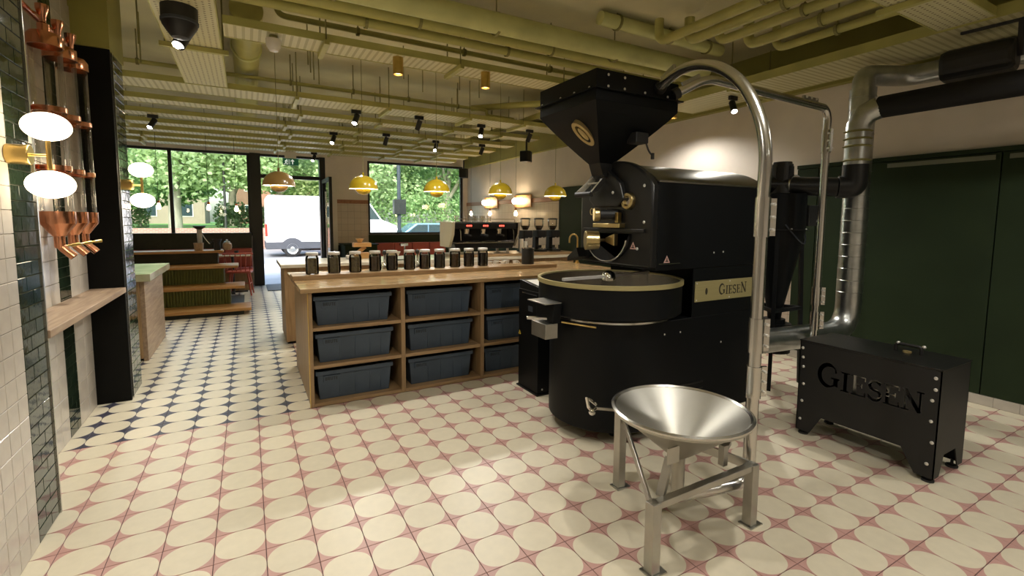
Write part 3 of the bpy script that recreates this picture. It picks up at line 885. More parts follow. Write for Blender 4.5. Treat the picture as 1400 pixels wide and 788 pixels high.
for x, y, lit, lab in [(-1.057, 8.057, 1, 'lit black spotlight over the tiered seating'), (1.267, 6.34, 1, 'lit black spotlight near the red-brown pendant, first tray'), (1.263, 8.12, 1, 'lit black spotlight in line with the street door'),
                       (2.072, 6.27, 0, 'black spotlight turned away, above the row of jars'), (2.026, 7.81, 0, 'black spotlight turned away, between two lit ones further back'), (2.951, 8.02, 1, 'lit black spotlight above the window with the parked car'),
                       (3.03, 6.337, 1, 'lit black spotlight above the coffee machine'), (3.842, 6.317, 0, 'black spotlight turned away beside the round wall speaker'), (3.824, 7.965, 0, 'black spotlight turned away nearest the corner speaker'), (1.28, 10.8, 1, 'lit black spotlight by the exit sign'),
                       (4.75, 3.48, 1, 'lit spotlight behind the steel conveying arch')]:
    track_head(x, y, lit, lab)
def downlight(x, y, label):
    t = thing('cylinder_downlight', label, 'downlight', (x, y, 2.73), 'brass cylinder downlights')
    top = 2.881 if 0 < x < 4.25 and y > 4 else 2.861
    MB().lathe([(0.0, top), (0.045, top), (0.045, 2.735), (0.038, 2.735), (0.036, 2.76), (0.0, 2.76)], (x, y, 0), 24).build('housing', 'brass', t, True)
    MB().cyl((x, y, 2.752), (x, y, 2.756), 0.034, n=20).build('lens', 'down_glow', t)
    if y < 3:
        MB().cyl((x, y, top), (x, y, ZC), 0.008, n=8).build('stem', 'rod_olive', t)
    point_light('down_lamp_offscreen' if y < 3 else 'down_lamp', (x, y, 2.73), DOWN_W, WARM, 0.05, 'SPOT', (x, y, 0), 152, 0.55, t)
for x, y, lab in [(1.203, 4.2, 'brass cylinder downlight over the glass jars'), (2.047, 4.19, 'brass cylinder downlight over the middle of the counter'), (4.62, 4.2, 'brass cylinder downlight behind the hopper'),
                  (0.3, 1.6, 'brass cylinder downlight over the open floor'), (2.0, 1.0, 'brass cylinder downlight over the steel funnel'), (3.9, 0.5, 'brass cylinder downlight by the black box'), (0.3, -0.9, 'brass cylinder downlight behind the camera'), (2.2, -1.2, 'brass cylinder downlight behind the camera, towards the right'), (4.2, -1.6, 'brass cylinder downlight in the corner behind the camera')]:
    downlight(x, y, lab)
# near spotlight and black dome fitting on the dotted tray
sp = thing('track_spotlight', 'large lit black spotlight on the dotted tray', 'spotlight', (-0.37, 4.3, 2.7), 'black spotlights under the trays')
MB().box(-0.42, -0.30, 4.2, 4.24, 2.80, 2.8605).build('track_adapter', 'black_plastic', sp, bevel=0.004)
MB().cyl((-0.33, 4.22, 2.81), (-0.33, 4.22, 2.75), 0.012, n=10).build('stem', 'black_plastic', sp)
MB().cyl((-0.325, 4.20, 2.80), (-0.375, 4.13, 2.675), 0.042, n=22).build('lamp_head', 'black_plastic', sp, True, 0.004)
MB().cyl((-0.3753, 4.1295, 2.6745), (-0.376, 4.1285, 2.672), 0.034, n=22).build('lens', 'spot_glow', sp)
point_light('spot_lamp', (-0.378, 4.125, 2.66), SPOT_W, SOFT, 0.04, 'SPOT', (-0.55, 3.6, 1.0), 95, 0.8, sp)
dm = thing('dome_speaker', 'black dome shaped ceiling speaker beside the large spotlight', 'speaker', (-0.34, 3.92, 2.72))
MB().lathe([(0.0, 2.66), (0.05, 2.665), (0.075, 2.70), (0.10, 2.74), (0.105, 2.80), (0.105, 2.8605), (0.0, 2.8605)], (-0.34, 3.92, 0), 28).build('housing', 'black_plastic', dm, True)
MB().lathe([(0.104, 2.755), (0.1085, 2.76), (0.1085, 2.775), (0.104, 2.78)], (-0.34, 3.92, 0), 28).build('grey_band', 'trim_grey', dm, True)
sm = thing('smoke_detector', 'white round smoke detector hanging by the olive duct', 'smoke detector', (0.23, 4.2, 2.76))
MB().lathe([(0, 2.76), (0.03, 2.765), (0.048, 2.79), (0.055, 2.82), (0.055, 2.85), (0.0, 2.85)], (0.23, 4.2, 0), 24).build('body', 'porcelain', sm, True)
MB().cyl((0.23, 4.2, 2.85), (0.23, 4.2, 2.879), 0.03, n=12).build('stem', 'rod_olive', sm)
# extra loose hanger rods are parts of the slab
ce = bpy.data.objects['ceiling_rear']
for x, y, z in [(-0.75, 5.2, 2.95), (-0.8, 5.6, 2.9), (0.62, 5.3, 2.95), (0.68, 5.55, 2.95), (0.75, 5.7, 2.95), (0.57, 5.05, 2.95), (1.55, 5.2, 3.0), (1.9, 5.6, 3.0), (2.25, 5.3, 3.0), (2.6, 5.5, 3.0), (0.7, 7.6, 2.95), (1.4, 7.3, 2.95), (2.2, 7.4, 2.95), (3.0, 7.3, 2.95)]:
    MB().cyl((x, y, z), (x, y, ZC), 0.006, n=6).build('hanger_rod', 'rod_olive', ce)

# ---- yellow pendants over the bar
PX = [(0.295, 'ochre'), (1.119, 'yellow'), (1.956, 'yellow'), (2.801, 'yellow'), (3.637, 'yellow')]
def pendant(x, y, z, r, m, label):
    t = thing('pendant_lamp', label, 'pendant lamp', (x, y, z), 'half sphere pendant lamps over the bar')
    prof = [(r, 0.0)] + [(r * cos(radians(a)), r * 0.95 * sin(radians(a))) for a in (15, 30, 45, 60, 75, 86)] + [(0.012, r * 0.96)]
    MB().lathe(prof, (x, y, z), 32).build('upper_shade', m, t, True)
    MB().lathe([(a - 0.003 if a > 0.02 else 0.004, max(b - 0.004, 0.0)) for a, b in prof], (x, y, z), 32).build('white_lining', 'porcelain', t, True)
    r2 = r * 0.53
    MB().lathe([(r2 * cos(radians(a)), -r2 * 0.75 * sin(radians(a)) - 0.005) for a in (0, 15, 30, 45, 60, 75, 89)], (x, y, z), 28).build('lower_shade', m, t, True)
    for k in range(3):
        a = 2 * pi * k / 3 + 0.4
        MB().bar((x + r2 * cos(a), y + r2 * sin(a), z - 0.006), (x + (r - 0.02) * cos(a), y + (r - 0.02) * sin(a), z + 0.05), 0.004, 0.004).build('shade_strut', m, t)
    MB().cyl((x, y, z + r * 0.95), (x, y, z + r * 0.95 + 0.03), 0.011, n=10).build('cap', m, t)
    MB().cyl((x, y, z + r * 0.95 + 0.03), (x, y, ZC), 0.003, n=6).build('cord', 'rod_olive', t)
    point_light('pendant_bulb', (x, y, z + 0.025), 7.0, (1.0, 0.80, 0.52), 0.025, parent=t)
for (x, k), lab in zip(PX, ['ochre brown half sphere pendant lamp in front of the street door', 'yellow half sphere pendant lamp before the tiled pier', 'yellow half sphere pendant lamp before the car window', 'brightest yellow half sphere pendant lamp before the right wall', 'yellow half sphere pendant lamp nearest the hopper']):
    pendant(x, 5.3, 1.80, 0.153, k + '_enamel', lab)
# bare bulbs
def bulb(x, y, z, label):
    t = thing('bulb_pendant', label, 'pendant lamp', (x, y, z - 0.06), 'bare bulb pendants')
    MB().lathe([(0.0, z - 0.05), (0.022, z - 0.044), (0.032, z - 0.02), (0.030, z), (0.018, z + 0.03), (0.013, z + 0.05)], (x, y, 0), 20).build('bulb', 'bulb_glow', t, True)
    MB().lathe([(0.0135, z + 0.05), (0.022, z + 0.05), (0.022, z + 0.085), (0.006, z + 0.10), (0.0, z + 0.10)], (x, y, 0), 16).build('socket', 'copper', t, True)
    MB().cyl((x, y, z + 0.10), (x, y, ZC), 0.003, n=6).build('cord', 'black_plastic', t)
for x, y, z, lab in [(4.42, 9.77, 1.617, 'bare glowing bulb nearest the car window'), (4.54, 9.06, 1.616, 'bare glowing bulb hanging below the far wooden plaque'), (4.42, 7.74, 1.601, 'bare glowing bulb hanging below the near wooden plaque'),
                     (-1.25, 9.6, 1.66, 'bare glowing bulb before the window mullion'), (-0.56, 9.6, 1.655, 'bare glowing bulb in the middle of the left window'), (-0.15, 9.6, 1.64, 'bare glowing bulb beside the door post')]:
    bulb(x, y, z, lab)
# speakers
def wall_speaker(c, rz, s, label):
    t = thing('wall_speaker', label, 'speaker', c, 'black loudspeakers')
    MB().prism([(-s, -s * .75), (-s * .2, -s), (s, -s * .8), (s, s * .8), (-s * .2, s), (-s, s * .75)], 'xy', -s * .95, s * .95).build('cabinet', 'black_plastic', t, bevel=0.012)
    for o in t.children:
        pass
    ORG[t.name] = (0, 0, 0)
    MB().cyl((0.2 * s, 0, s * 0.95), (0.2 * s, 0, ZTR - c[2]), 0.018, n=10).build('bracket', 'black_plastic', t)
    t.rotation_euler = (0, 0, rz)
    return t
def rel_speaker(c, rz, s, label):
    t = thing('wall_speaker', label, 'speaker', (0, 0, 0), 'black loudspeakers')
    MB().prism([(-s, -s * .75), (-s * .2, -s), (s, -s * .8), (s, s * .8), (-s * .2, s), (-s, s * .75)], 'xy', -s * .95, s * .95).build('cabinet', 'black_plastic', t, bevel=0.012)
    MB().box(-s - 0.006, -s + 0.002, -s * .7, s * .7, -s * .85, s * .85).build('grille', 'black_matt', t)
    MB().cyl((0.2 * s, 0, s * 0.9), (0.2 * s, 0, ZC - c[2]), 0.018, n=10).build('bracket', 'black_plastic', t)
    t.location = c; t.rotation_euler = (0, 0, rz)
rel_speaker((4.62, 7.72, 2.665), radians(35), 0.105, 'black speaker hanging before the cream wall above the pendants')
rel_speaker((4.88, 11.25, 2.66), radians(55), 0.12, 'black speaker in the window corner')
bs = thing('large_speaker', 'large black rounded speaker slung under the right wall tray', 'speaker', (0, 0, 0), 'black loudspeakers')
MB().prism([(-0.07, -0.10), (0.05, -0.125), (0.10, -0.06), (0.10, 0.06), (0.05, 0.125), (-0.07, 0.10), (-0.105, 0.06), (-0.105, -0.06)], 'xz', -0.20, 0.20).build('cabinet', 'black_plastic', bs, bevel=0.03)
MB().box(-0.02, 0.02, -0.225, -0.195, -0.02, 0.225).box(-0.02, 0.02, -0.225, 0.1, 0.205, 0.225).build('bracket', 'black_plastic', bs, bevel=0.004)
bs.location = (4.64, 1.42, 2.64); bs.rotation_euler = (0, radians(-8), radians(4))

# ================================================================== FRONT COUNTER
ct = thing('shelf_counter', 'long oak counter with open shelving bays facing the roastery', 'counter', (1.95, 4.4, 0))
MB().box(0.330, 3.62, 3.835, 5.12, 0.908, 0.942).build('worktop', 'oak_gloss', ct, bevel=0.004)
MB().box(0.385, 0.412, 3.862, 5.08, 0.0, 0.907).build('end_panel', 'oak_z', ct, bevel=0.002)
MB().box(0.378, 0.3845, 3.858, 3.868, 0.0, 0.9).build('edge_trim', 'brass', ct)
bays = [(0.412, 1.102), (1.138, 1.842), (1.878, 2.60), (2.636, 3.36)]
for a in (1.102, 1.842, 2.60, 3.36):
    MB().box(a, a + 0.036, 3.862, 4.50, 0.0, 0.907).build('divider', 'oak_z', ct, bevel=0.002)
for i, (a, b) in enumerate(bays):
    for z in (0.0, 0.302, 0.602):
        MB().box(a + 0.001, b - 0.001, 3.864, 4.50, z, z + 0.028).build('shelf', 'oak_x', ct, bevel=0.002)
MB().box(0.412, 3.396, 4.50, 4.515, 0, 0.907).build('back_board', 'oak_z', ct)
MB().box(0.412, 3.55, 5.05, 5.08, 0, 0.907).build('rear_panel', 'oak_x', ct)
pk = tag(MB().box(0.322, 3.06, 4.40, 4.66, 0.9425, 0.980).build('display_plank', 'oak_x', bevel=0.003), 'raised oak plank lying along the counter under the jars', 'plank')

# ---- storage bins in the bays
def make_bin():
    t = thing('storage_bin', 'bin', 'storage bin', (0, 0, 0), 'blue grey storage bins in the counter')
    w, d, h = 0.275, 0.20, 0.232
    wt, dt = 0.295, 0.215
    lo = [(-w, -d), (w, -d), (w, d), (-w, d)]; hi = [(-wt, -dt), (wt, -dt), (wt, dt), (-wt, dt)]
    wall = 0.006
    vs = [(x, y, 0) for x, y in lo] + [(x, y, h) for x, y in hi] + [(x * .97, y * .97, h) for x, y in hi] + [(x * .965, y * .965, 0.01) for x, y in lo]
    fs = [(3, 2, 1, 0)]
    for i in range(4):
        j = (i + 1) % 4
        fs += [(i, j, 4 + j, 4 + i), (4 + i, 4 + j, 8 + j, 8 + i), (8 + i, 8 + j, 12 + j, 12 + i)]
    fs.append((12, 13, 14, 15))
    MB().add(vs, fs).build('tub', 'bin_blue', t, bevel=0.008)
    rim = MB()
    for x0, x1, y0, y1 in ((-wt - .012, wt + .012, -dt - .012, -dt + .004), (-wt - .012, wt + .012, dt - .004, dt + .012), (-wt - .012, -wt + .004, -dt + .004, dt - .004), (wt - .004, wt + .012, -dt + .004, dt - .004)):
        rim.box(x0, x1, y0, y1, h - .03, h + .004)
    rim.build('rim', 'bin_blue', t, bevel=0.004)
    for x in (-0.12, 0.0, 0.12, 0.21):
        MB().prism([(x - .004, 0.02), (x + .004, 0.02), (x + .005, 0.19), (x - .005, 0.19)], 'xz', -d - 0.012, -d + 0.002).build('rib', 'bin_blue', t)
    for s in (-1, 1):
        MB().box(s * (wt + .012) - .012, s * (wt + .012) + .012, -0.07, 0.07, h - .05, h - .012).build('handle', 'bin_blue', t, bevel=0.004)
    tx = MB()
    def place(u, v, dd):
        z = 0.158 + v
        y = -(d + (dt - d) * z / h) - 0.0125 - dd
        return (-0.235 + u, y, z)
    tx.add([place(-.012, -.012, -.012), place(.112, -.012, -.012), place(.112, .036, -.012), place(-.012, .036, -.012), place(-.012, -.012, -.001), place(.112, -.012, -.001), place(.112, .036, -.001), place(-.012, .036, -.001)],
           [(0, 3, 2, 1), (4, 5, 6, 7), (0, 1, 5, 4), (1, 2, 6, 5), (2, 3, 7, 6), (3, 0, 4, 7)])
    pl = tx.build('name_panel', 'bin_blue', t)
    lt = MB(); letters(lt, 'BRUTe', place, 0.026, 0.10, 0.0008)
    lt.build('name_print', 'bin_print', pl)
    return t
proto = make_bin()
first = True
for bi, (a, b) in enumerate(bays[:3]):
    for si, z in enumerate((0.630, 0.330, 0.028)):
        lab = 'blue grey plastic bin on the %s shelf, %s' % (['top', 'middle', 'bottom'][si], ['bay beside the oak end panel', 'second bay from the end panel', 'bay beside the black control cabinet'][bi])
        jx = random.uniform(-0.012, 0.012)
        loc = ((a + b) / 2 + [-0.02, 0.0, -0.02][bi] + jx, 4.145 + random.uniform(-0.01, 0.012), z + 0.0005)
        if first:
            proto.location = loc; proto['label'] = lab; first = False
        else:
            copy_tree(proto, None, loc, random.uniform(-0.02, 0.02), lab)

# ---- glass jars of beans on the plank
def make_jar(bm):
    t = thing('bean_jar', 'jar', 'jar', (0, 0, 0), 'glass bean jars on the oak plank')
    r = 0.056
    out = [(0.0, 0.001), (r - .006, 0.001), (r, 0.008), (r, 0.135), (r * .96, 0.150), (r * .80, 0.166), (r * .80, 0.176)]
    inn = [(a - 0.003, max(b, 0.005)) for a, b in reversed(out[1:])] + [(0.0, 0.005)]
    MB().lathe(out + inn, (0, 0, 0), 28).build('glass', 'jar_glass', t, True)
    MB().lathe([(0, 0.0055), (r - .010, 0.0055), (r - .0036, 0.010), (r - .0036, 0.128), (r * .9, 0.140), (0.0, 0.144)], (0, 0, 0), 26).build('coffee_beans', bm, t, True)
    MB().lathe([(r * .84, 0.168), (r * .90, 0.168), (r * .92, 0.171), (r * .92, 0.190), (r * .88, 0.193), (0.0, 0.193)], (0, 0, 0), 28).build('lid', 'lid_steel', t, True)
    return t
JX = [427, 457, 486, 513, 536, 560, 581, 601, 622, 641, 660]
def on_plane_y(px, y):
    d = R0 * ((px - CX) / F_PX) + R2 + R1 * 0.02
    return d.x / d.y * y
kinds = [0, 0, 0, 1, 2, 1, 1, 2, 3, 1, 2]
desc = ['pale greenish beans at the plank end', 'pale tan beans, second from the plank end', 'greyish raw beans, third from the plank end', 'mid brown beans, fourth from the plank end', 'dark brown beans, fifth from the plank end', 'brown beans in the middle of the row', 'brown beans, fifth from the black canister', 'very dark beans, fourth from the black canister', 'reddish brown beans, third from the black canister', 'brown beans, second from the black canister', 'very dark beans next to the black canister']
for i, px in enumerate(JX):
    j = make_jar('beans_%d' % kinds[i])
    y = 4.52 + 0.006 * i
    j.location = (on_plane_y(px, y), y, 0.9805)
    j['label'] = 'glass jar with steel lid, ' + desc[i]
cn = thing('black_canister', 'plain black cylinder canister at the end of the jar row', 'canister', (2.76, 4.55, 0.9805))
MB().lathe([(0, 0.9805), (0.068, 0.9805), (0.070, 0.985), (0.070, 1.155), (0.066, 1.155), (0.066, 0.99), (0, 0.99)], (2.76, 4.55, 0), 32).build('body', 'black_plastic', cn, True)
MB().lathe([(0.064, 1.1555), (0.074, 1.1555), (0.074, 1.163), (0.064, 1.163)], (2.76, 4.55, 0), 32, close=True).build('steel_rim', 'steel', cn, True)
# cups, faucet and small things on the counter
def make_cup():
    t = thing('coffee_cup', 'cup', 'cup', (0, 0, 0), 'white cups behind the jars')
    MB().lathe([(0, 0), (0.022, 0), (0.030, 0.02), (0.037, 0.055), (0.034, 0.055), (0.027, 0.022), (0, 0.006)], (0, 0, 0), 20).build('bowl', 'porcelain', t, True)
    MB().tube([(0.033, 0, 0.045), (0.052, 0, 0.045), (0.055, 0, 0.025), (0.030, 0, 0.018)], 0.004, 8).build('cup_handle', 'porcelain', t, True)
    return t
cup = make_cup()
cups = [(2.43, 4.86), (2.53, 4.88), (2.60, 4.84), (2.675, 4.90), (2.76, 4.83)]
for i, (x, y) in enumerate(cups):
    lab = 'white coffee cup %s' % ['next to the last dark jar', 'second of the row beyond the jars', 'in the middle of the cup row', 'second nearest the black canister', 'touching distance from the black canister'][i]
    o = cup if i == 0 else copy_tree(cup)
    o.location = (x, y, 0.9425); o.rotation_euler = (0, 0, i * 1.3); o['label'] = lab
# stacked cups seen through the gaps between jars
for i, px in enumerate([590, 612, 631, 650]):
    o = copy_tree(cup, None, (on_plane_y(px, 4.92), 4.92, 0.9425), i, 'white coffee cup standing behind the brown jars')
fc = thing('brass_faucet', 'tall brass swan neck faucet on the counter', 'faucet', (3.52, 4.72, 0.9425))
fx, fy = 3.585, 4.72
MB().cyl((fx, fy, 0.9425), (fx, fy, 0.955), 0.028, n=20).cyl((fx, fy, 0.955), (fx, fy, 1.01), 0.018, n=16).build('base', 'brass', fc, True)
MB().tube([(fx, fy, 1.0), (fx, fy, 1.24)] + [(fx - 0.065 + 0.065 * cos(radians(a)), fy - 0.01 * a / 180, 1.24 + 0.065 * sin(radians(a))) for a in range(15, 181, 15)] + [(fx - 0.13, fy - 0.01, 1.20)], 0.0105, 12).build('spout', 'brass', fc, True)
MB().cyl((fx - 0.015, fy, 1.0), (fx - 0.07, fy - 0.01, 1.01), 0.008, n=10).cyl((fx + 0.015, fy, 1.0), (fx + 0.06, fy + 0.01, 1.02), 0.008, n=10).build('tap_lever', 'brass', fc, True)

# ================================================================== BACK BAR
bc = thing('service_bar', 'oak back bar with pale stone top carrying the coffee machine', 'counter', (2.0, 6.4, 0))
MB().box(0.315, 4.55, 5.95, 6.78, 0.905, 0.945).build('stone_top', 'stone_pale', bc, bevel=0.005)
MB().box(0.355, 0.385, 6.0, 6.72, 0.03, 0.904).build('end_panel', 'oak_z', bc, bevel=0.002)
MB().box(0.385, 4.5, 6.02, 6.04, 0.03, 0.904).build('front_panel', 'oak_z', bc)
MB().box(0.385, 4.5, 6.69, 6.71, 0.03, 0.904).build('rear_panel', 'oak_z', bc)
MB().box(0.37, 4.5, 6.05, 6.68, 0.0, 0.03).build('plinth', 'black_panel', bc)
st = thing('oak_riser', 'dark oak riser ledge on the back bar under the grinders', 'ledge', (3.6, 6.2, 0.9455))
MB().box(2.5, 4.5, 6.02, 6.62, 0.9455, 0.985).build('ledge_board', 'oak_x', st, bevel=0.003)
zb = 0.9855
# espresso machine: three groups, dark body on legs, cream side panel
ex = thing('espresso_machine', 'three group espresso machine with red displays on the back bar', 'espresso machine', (3.0, 6.3, zb))
x0, x1, y0, y1 = 2.48, 3.52, 6.10, 6.55
for lx in (x0 + 0.12, x1 - 0.14):
    for ly in (y0 + 0.06, y1 - 0.06):
        MB().cyl((lx, ly, zb), (lx, ly, zb + 0.075), 0.022, n=14).build('leg', 'steel', ex, True)
MB().prism([(x0 + .02, zb + .155), (x1 - .05, zb + .155), (x1 - .09, zb + .076), (x0 + .06, zb + .076)], 'xz', y0, y1).build('drip_base', 'machine_gloss', ex, bevel=0.006)
MB().box(x0 + .05, x1 - .08, y0 - .02, y1 - .16, zb + .1555, zb + .172).build('drip_grid', 'steel', ex)
MB().box(x0 + .03, x1 - .02, y1 - .16, y1, zb + .1725, zb + .36).build('back_body', 'machine_gloss', ex, bevel=0.01)
MB().box(x0 + .03, x1 - .02, y0, y1, zb + .36, zb + .45).build('head_body', 'machine_gloss', ex, bevel=0.014)
MB().box(x0 + .04, x1 - .03, y0 + .01, y1 - .01, zb + .451, zb + .462).build('cup_rail_deck', 'steel', ex)
MB().tube(bend([(x0 + .05, y0 + .02, zb + .463), (x0 + .05, y0 + .02, zb + .50), (x1 - .04, y0 + .02, zb + .50), (x1 - .04, y0 + .02, zb + .463)], 0.02), 0.005, 8).build('cup_rail', 'chrome', ex, True)
MB().prism([(y0 - .05, zb + .46), (y1, zb + .46), (y1, zb + .10), (y0 + .10, zb + .10), (y0 - .02, zb + .28)], 'yz', x0 - .02, x0 + .02).build('side_panel', 'cream_plastic', ex, bevel=0.008)
MB().prism([(y0 - .05, zb + .46), (y1, zb + .46), (y1, zb + .10), (y0 + .10, zb + .10), (y0 - .02, zb + .28)], 'yz', x1 - .015, x1 + .02).build('side_panel', 'steel', ex, bevel=0.008)
for i, gx in enumerate((2.73, 2.99, 3.25)):
    gr = MB().cyl((gx, y0 + .09, zb + .36), (gx, y0 + .09, zb + .29), 0.045, 0.038, n=20).build('group_head', 'chrome', ex, True)
    MB().cyl((gx, y0 + .09, zb + .289), (gx, y0 + .09, zb + .262), 0.036, n=18).cyl((gx, y0 + .06, zb + .275), (gx, y0 - .09, zb + .262), 0.013, n=10).build('portafilter', 'black_plastic', gr, True)
    for k in (-1, 0, 1):
        MB().cyl((gx + 0.03 * k, y0 - .003, zb + .405), (gx + 0.03 * k, y0 + .004, zb + .405), 0.012, n=12).build('red_display', 'led_red', ex)
    MB().lathe([(0, zb + .173), (0.05, zb + .173), (0.055, zb + .182), (0.0, zb + .182)], (gx, y0 + .09, 0), 20).build('scale_plate', 'chrome', ex, True)
for s in (x0 + .10, x1 - .10):
    MB().tube(bend([(s, y0 + .02, zb + .37), (s, y0 - .05, zb + .34), (s, y0 - .06, zb + .20)], 0.04), 0.006, 8).build('steam_wand', 'chrome', ex, True)
# cups on the machine: glasses as separate things
gl = thing('drinking_glass', 'g', 'glass', (0, 0, 0), 'glasses on the coffee machine')
MB().lathe([(0, 0), (0.026, 0), (0.032, 0.085), (0.030, 0.085), (0.025, 0.006), (0, 0.006)], (0, 0, 0), 18).build('glass_wall', 'tube_glass', gl, True)
gi = 0
for gx, gy in [(2.60, 6.25), (2.86, 6.22), (2.92, 6.30), (2.98, 6.22), (3.04, 6.30), (2.80, 6.33), (3.10, 6.22)]:
    o = gl if gi == 0 else copy_tree(gl)
    o.location = (gx, gy, zb + 0.4625); o['label'] = 'clear drinking glass on top of the coffee machine'; gi += 1
# paper cup stacks and grinders
for i, (sx, hh) in enumerate([(3.60, .20), (3.665, .155)]):
    t = thing('paper_cup_stack', ['taller', 'shorter'][i] + ' stack of white paper cups beside the coffee machine', 'cup stack', (sx, 6.12, zb))
    n = int(hh / 0.016)
    for k in range(n):
        z = zb + 0.012 * k + 0.0002 * k
        MB().lathe([(0.026, z), (0.033, z + 0.07), (0.035, z + 0.072), (0.033, z + 0.074), (0.032, z + 0.07)], (sx, 6.12, 0), 16).build('paper_cup', 'paper_white', t, True)
def make_grinder():
    t = thing('coffee_grinder', 'gr', 'grinder', (0, 0, 0), 'coffee grinders on the back bar')
    MB().box(-0.085, 0.085, -0.12, 0.12, 0.0, 0.035).build('base', 'machine_gloss', t, bevel=0.006)
    MB().box(-0.06, 0.06, 0.0, 0.11, 0.035, 0.30).build('column', 'machine_gloss', t, bevel=0.008)
    MB().box(-0.08, 0.08, -0.10, 0.11, 0.225, 0.335).build('burr_housing', 'machine_gloss', t, bevel=0.012)
    MB().box(-0.07, 0.07, -0.108, -0.1005, 0.10, 0.215).build('dosing_chamber', 'steel', t, bevel=0.004)
    MB().cyl((0.095, -0.03, 0.335), (0.095, -0.03, 0.22), 0.03, n=16).cyl((0.095, -0.03, 0.22), (0.095, -0.03, 0.14), 0.03, 0.012, n=16).build('side_funnel', 'steel', t, True)
    MB().lathe([(0.04, 0.336), (0.075, 0.40), (0.078, 0.50), (0.075, 0.50), (0.072, 0.402), (0.038, 0.338)], (0, 0, 0), 24).build('hopper', 'tube_glass', t, True)
    MB().lathe([(0.0, 0.501), (0.08, 0.501), (0.08, 0.515), (0.05, 0.525), (0.0, 0.525)], (0, 0, 0), 24).build('hopper_lid', 'black_plastic', t, True)
    MB().lathe([(0.0, 0.337), (0.037, 0.338), (0.071, 0.40), (0.071, 0.405), (0, 0.405)], (0, 0, 0), 20).build('hopper_beans', 'beans_2', t, True)
    MB().lathe([(0, 0.0355), (0.03, 0.0355), (0.035, 0.06), (0, 0.06)], (0, -0.06, 0), 16).build('tamper_rest', 'steel', t, True)
    return t
grd = make_grinder()
for i, gx in enumerate((3.80, 4.05, 4.31)):
    o = grd if i == 0 else copy_tree(grd)
    o.location = (gx - 0.03, 6.30, zb + 0.0005); o['label'] = ['black coffee grinder right beside the paper cups', 'black coffee grinder in the middle of the three', 'black coffee grinder at the far end of the back bar'][i]
# scale with wooden stand on the bar end, dripper, tamper
sc = thing('wooden_scale', 'small wooden kitchen scale with bowl in front of the tiled pier', 'scale', (1.30, 6.45, 0.9455))
sx, sy = 1.34, 6.55
MB().box(sx - .10, sx + .10, sy - .07, sy + .07, 0.9455, 1.02).build('box_base', 'oak_warm', sc, bevel=0.004)
MB().bar((sx - .05, sy, 1.02), (sx + .05, sy, 1.10), 0.02, 0.05).build('arm', 'oak_warm', sc)
MB().box(sx - .11, sx + .12, sy - .06, sy + .06, 1.10, 1.155).build('upper_block', 'oak_warm', sc, bevel=0.004)
MB().lathe([(0.0, 1.156), (0.025, 1.156), (0.035, 1.18), (0.055, 1.21), (0.05, 1.21), (0.0, 1.165)], (sx - .02, sy, 0), 20).build('bowl', 'oak_warm', sc, True)
MB().box(sx - .20, sx - .11, sy - .05, sy + .05, 0.9455, 0.99).build('paper_pack', 'paper_white', sc, bevel=0.01)
dr = thing('pour_over_stand', 'steel pour over stand with white cone dripper behind the jars', 'dripper', (1.55, 4.95, 0.9425))
dx, dy = on_plane_y(550, 4.98), 4.98
MB().cyl((dx, dy, 0.9425), (dx, dy, 0.95), 0.06, n=24).build('foot', 'steel', dr, True)
MB().cyl((dx + .03, dy, 0.95), (dx + .03, dy, 1.20), 0.009, n=12).box(dx - .02, dx + .06, dy - .03, dy + .03, 1.19, 1.215).build('column', 'chrome', dr, True)
MB().lathe([(0.012, 1.02), (0.022, 1.05), (0.068, 1.13), (0.072, 1.13), (0.026, 1.045), (0.016, 1.02)], (dx - .09, dy, 0), 24, close=True).build('cone', 'porcelain', dr, True)
MB().bar((dx - .09, dy, 1.04), (dx + .03, dy, 1.04), 0.012, 0.012).build('arm', 'chrome', dr)
for i, px in enumerate((526, 571)):
    xx = on_plane_y(px, 4.95)
    t = thing('tamper', ['steel tamper with black knob by the dripper', 'steel bottle with black cap behind the middle jars'][i], ['tamper', 'bottle'][i], (xx, 4.95, 0.9425))
    MB().lathe([(0, 0.9425), (0.03, 0.9425), (0.03, 0.99), (0.014, 1.02), (0.012, 1.10)], (xx, 4.95, 0), 18).build('body', 'chrome', t, True)
    MB().ball((xx, 4.95, 1.125), (0.024, 0.024, 0.028), 14, 8).build('knob', 'black_plastic', t, True)

# ---- plaque lights on the right wall
def plaque(y, z, w, label):
    t = thing('plaque_light', label, 'wall lamp', (XR - 0.05, y, z), 'wooden plaque wall lights')
    MB().box(XR - 0.058, XR - 0.0315, y - w / 2, y + w / 2, z - 0.14, z + 0.13).build('backboard', 'oak_warm', t, bevel=0.012)
    for k in (-1, 0, 1):
        MB().ball((XR - 0.13, y + 0.06 + k * 0.125, z), 0.066, 18, 12).build('globe', 'plaque_glow', t, True)
        MB().cyl((XR - 0.058, y + 0.06 + k * 0.125, z), (XR - 0.08, y + 0.06 + k * 0.125, z), 0.025, n=12).build('socket', 'brass', t, True)
plaque(10.25, 1.895, 0.70, 'three glowing globes on a wooden plaque nearest the window corner')
plaque(8.75, 1.885, 0.72, 'three glowing globes on a wooden plaque above the grinders')

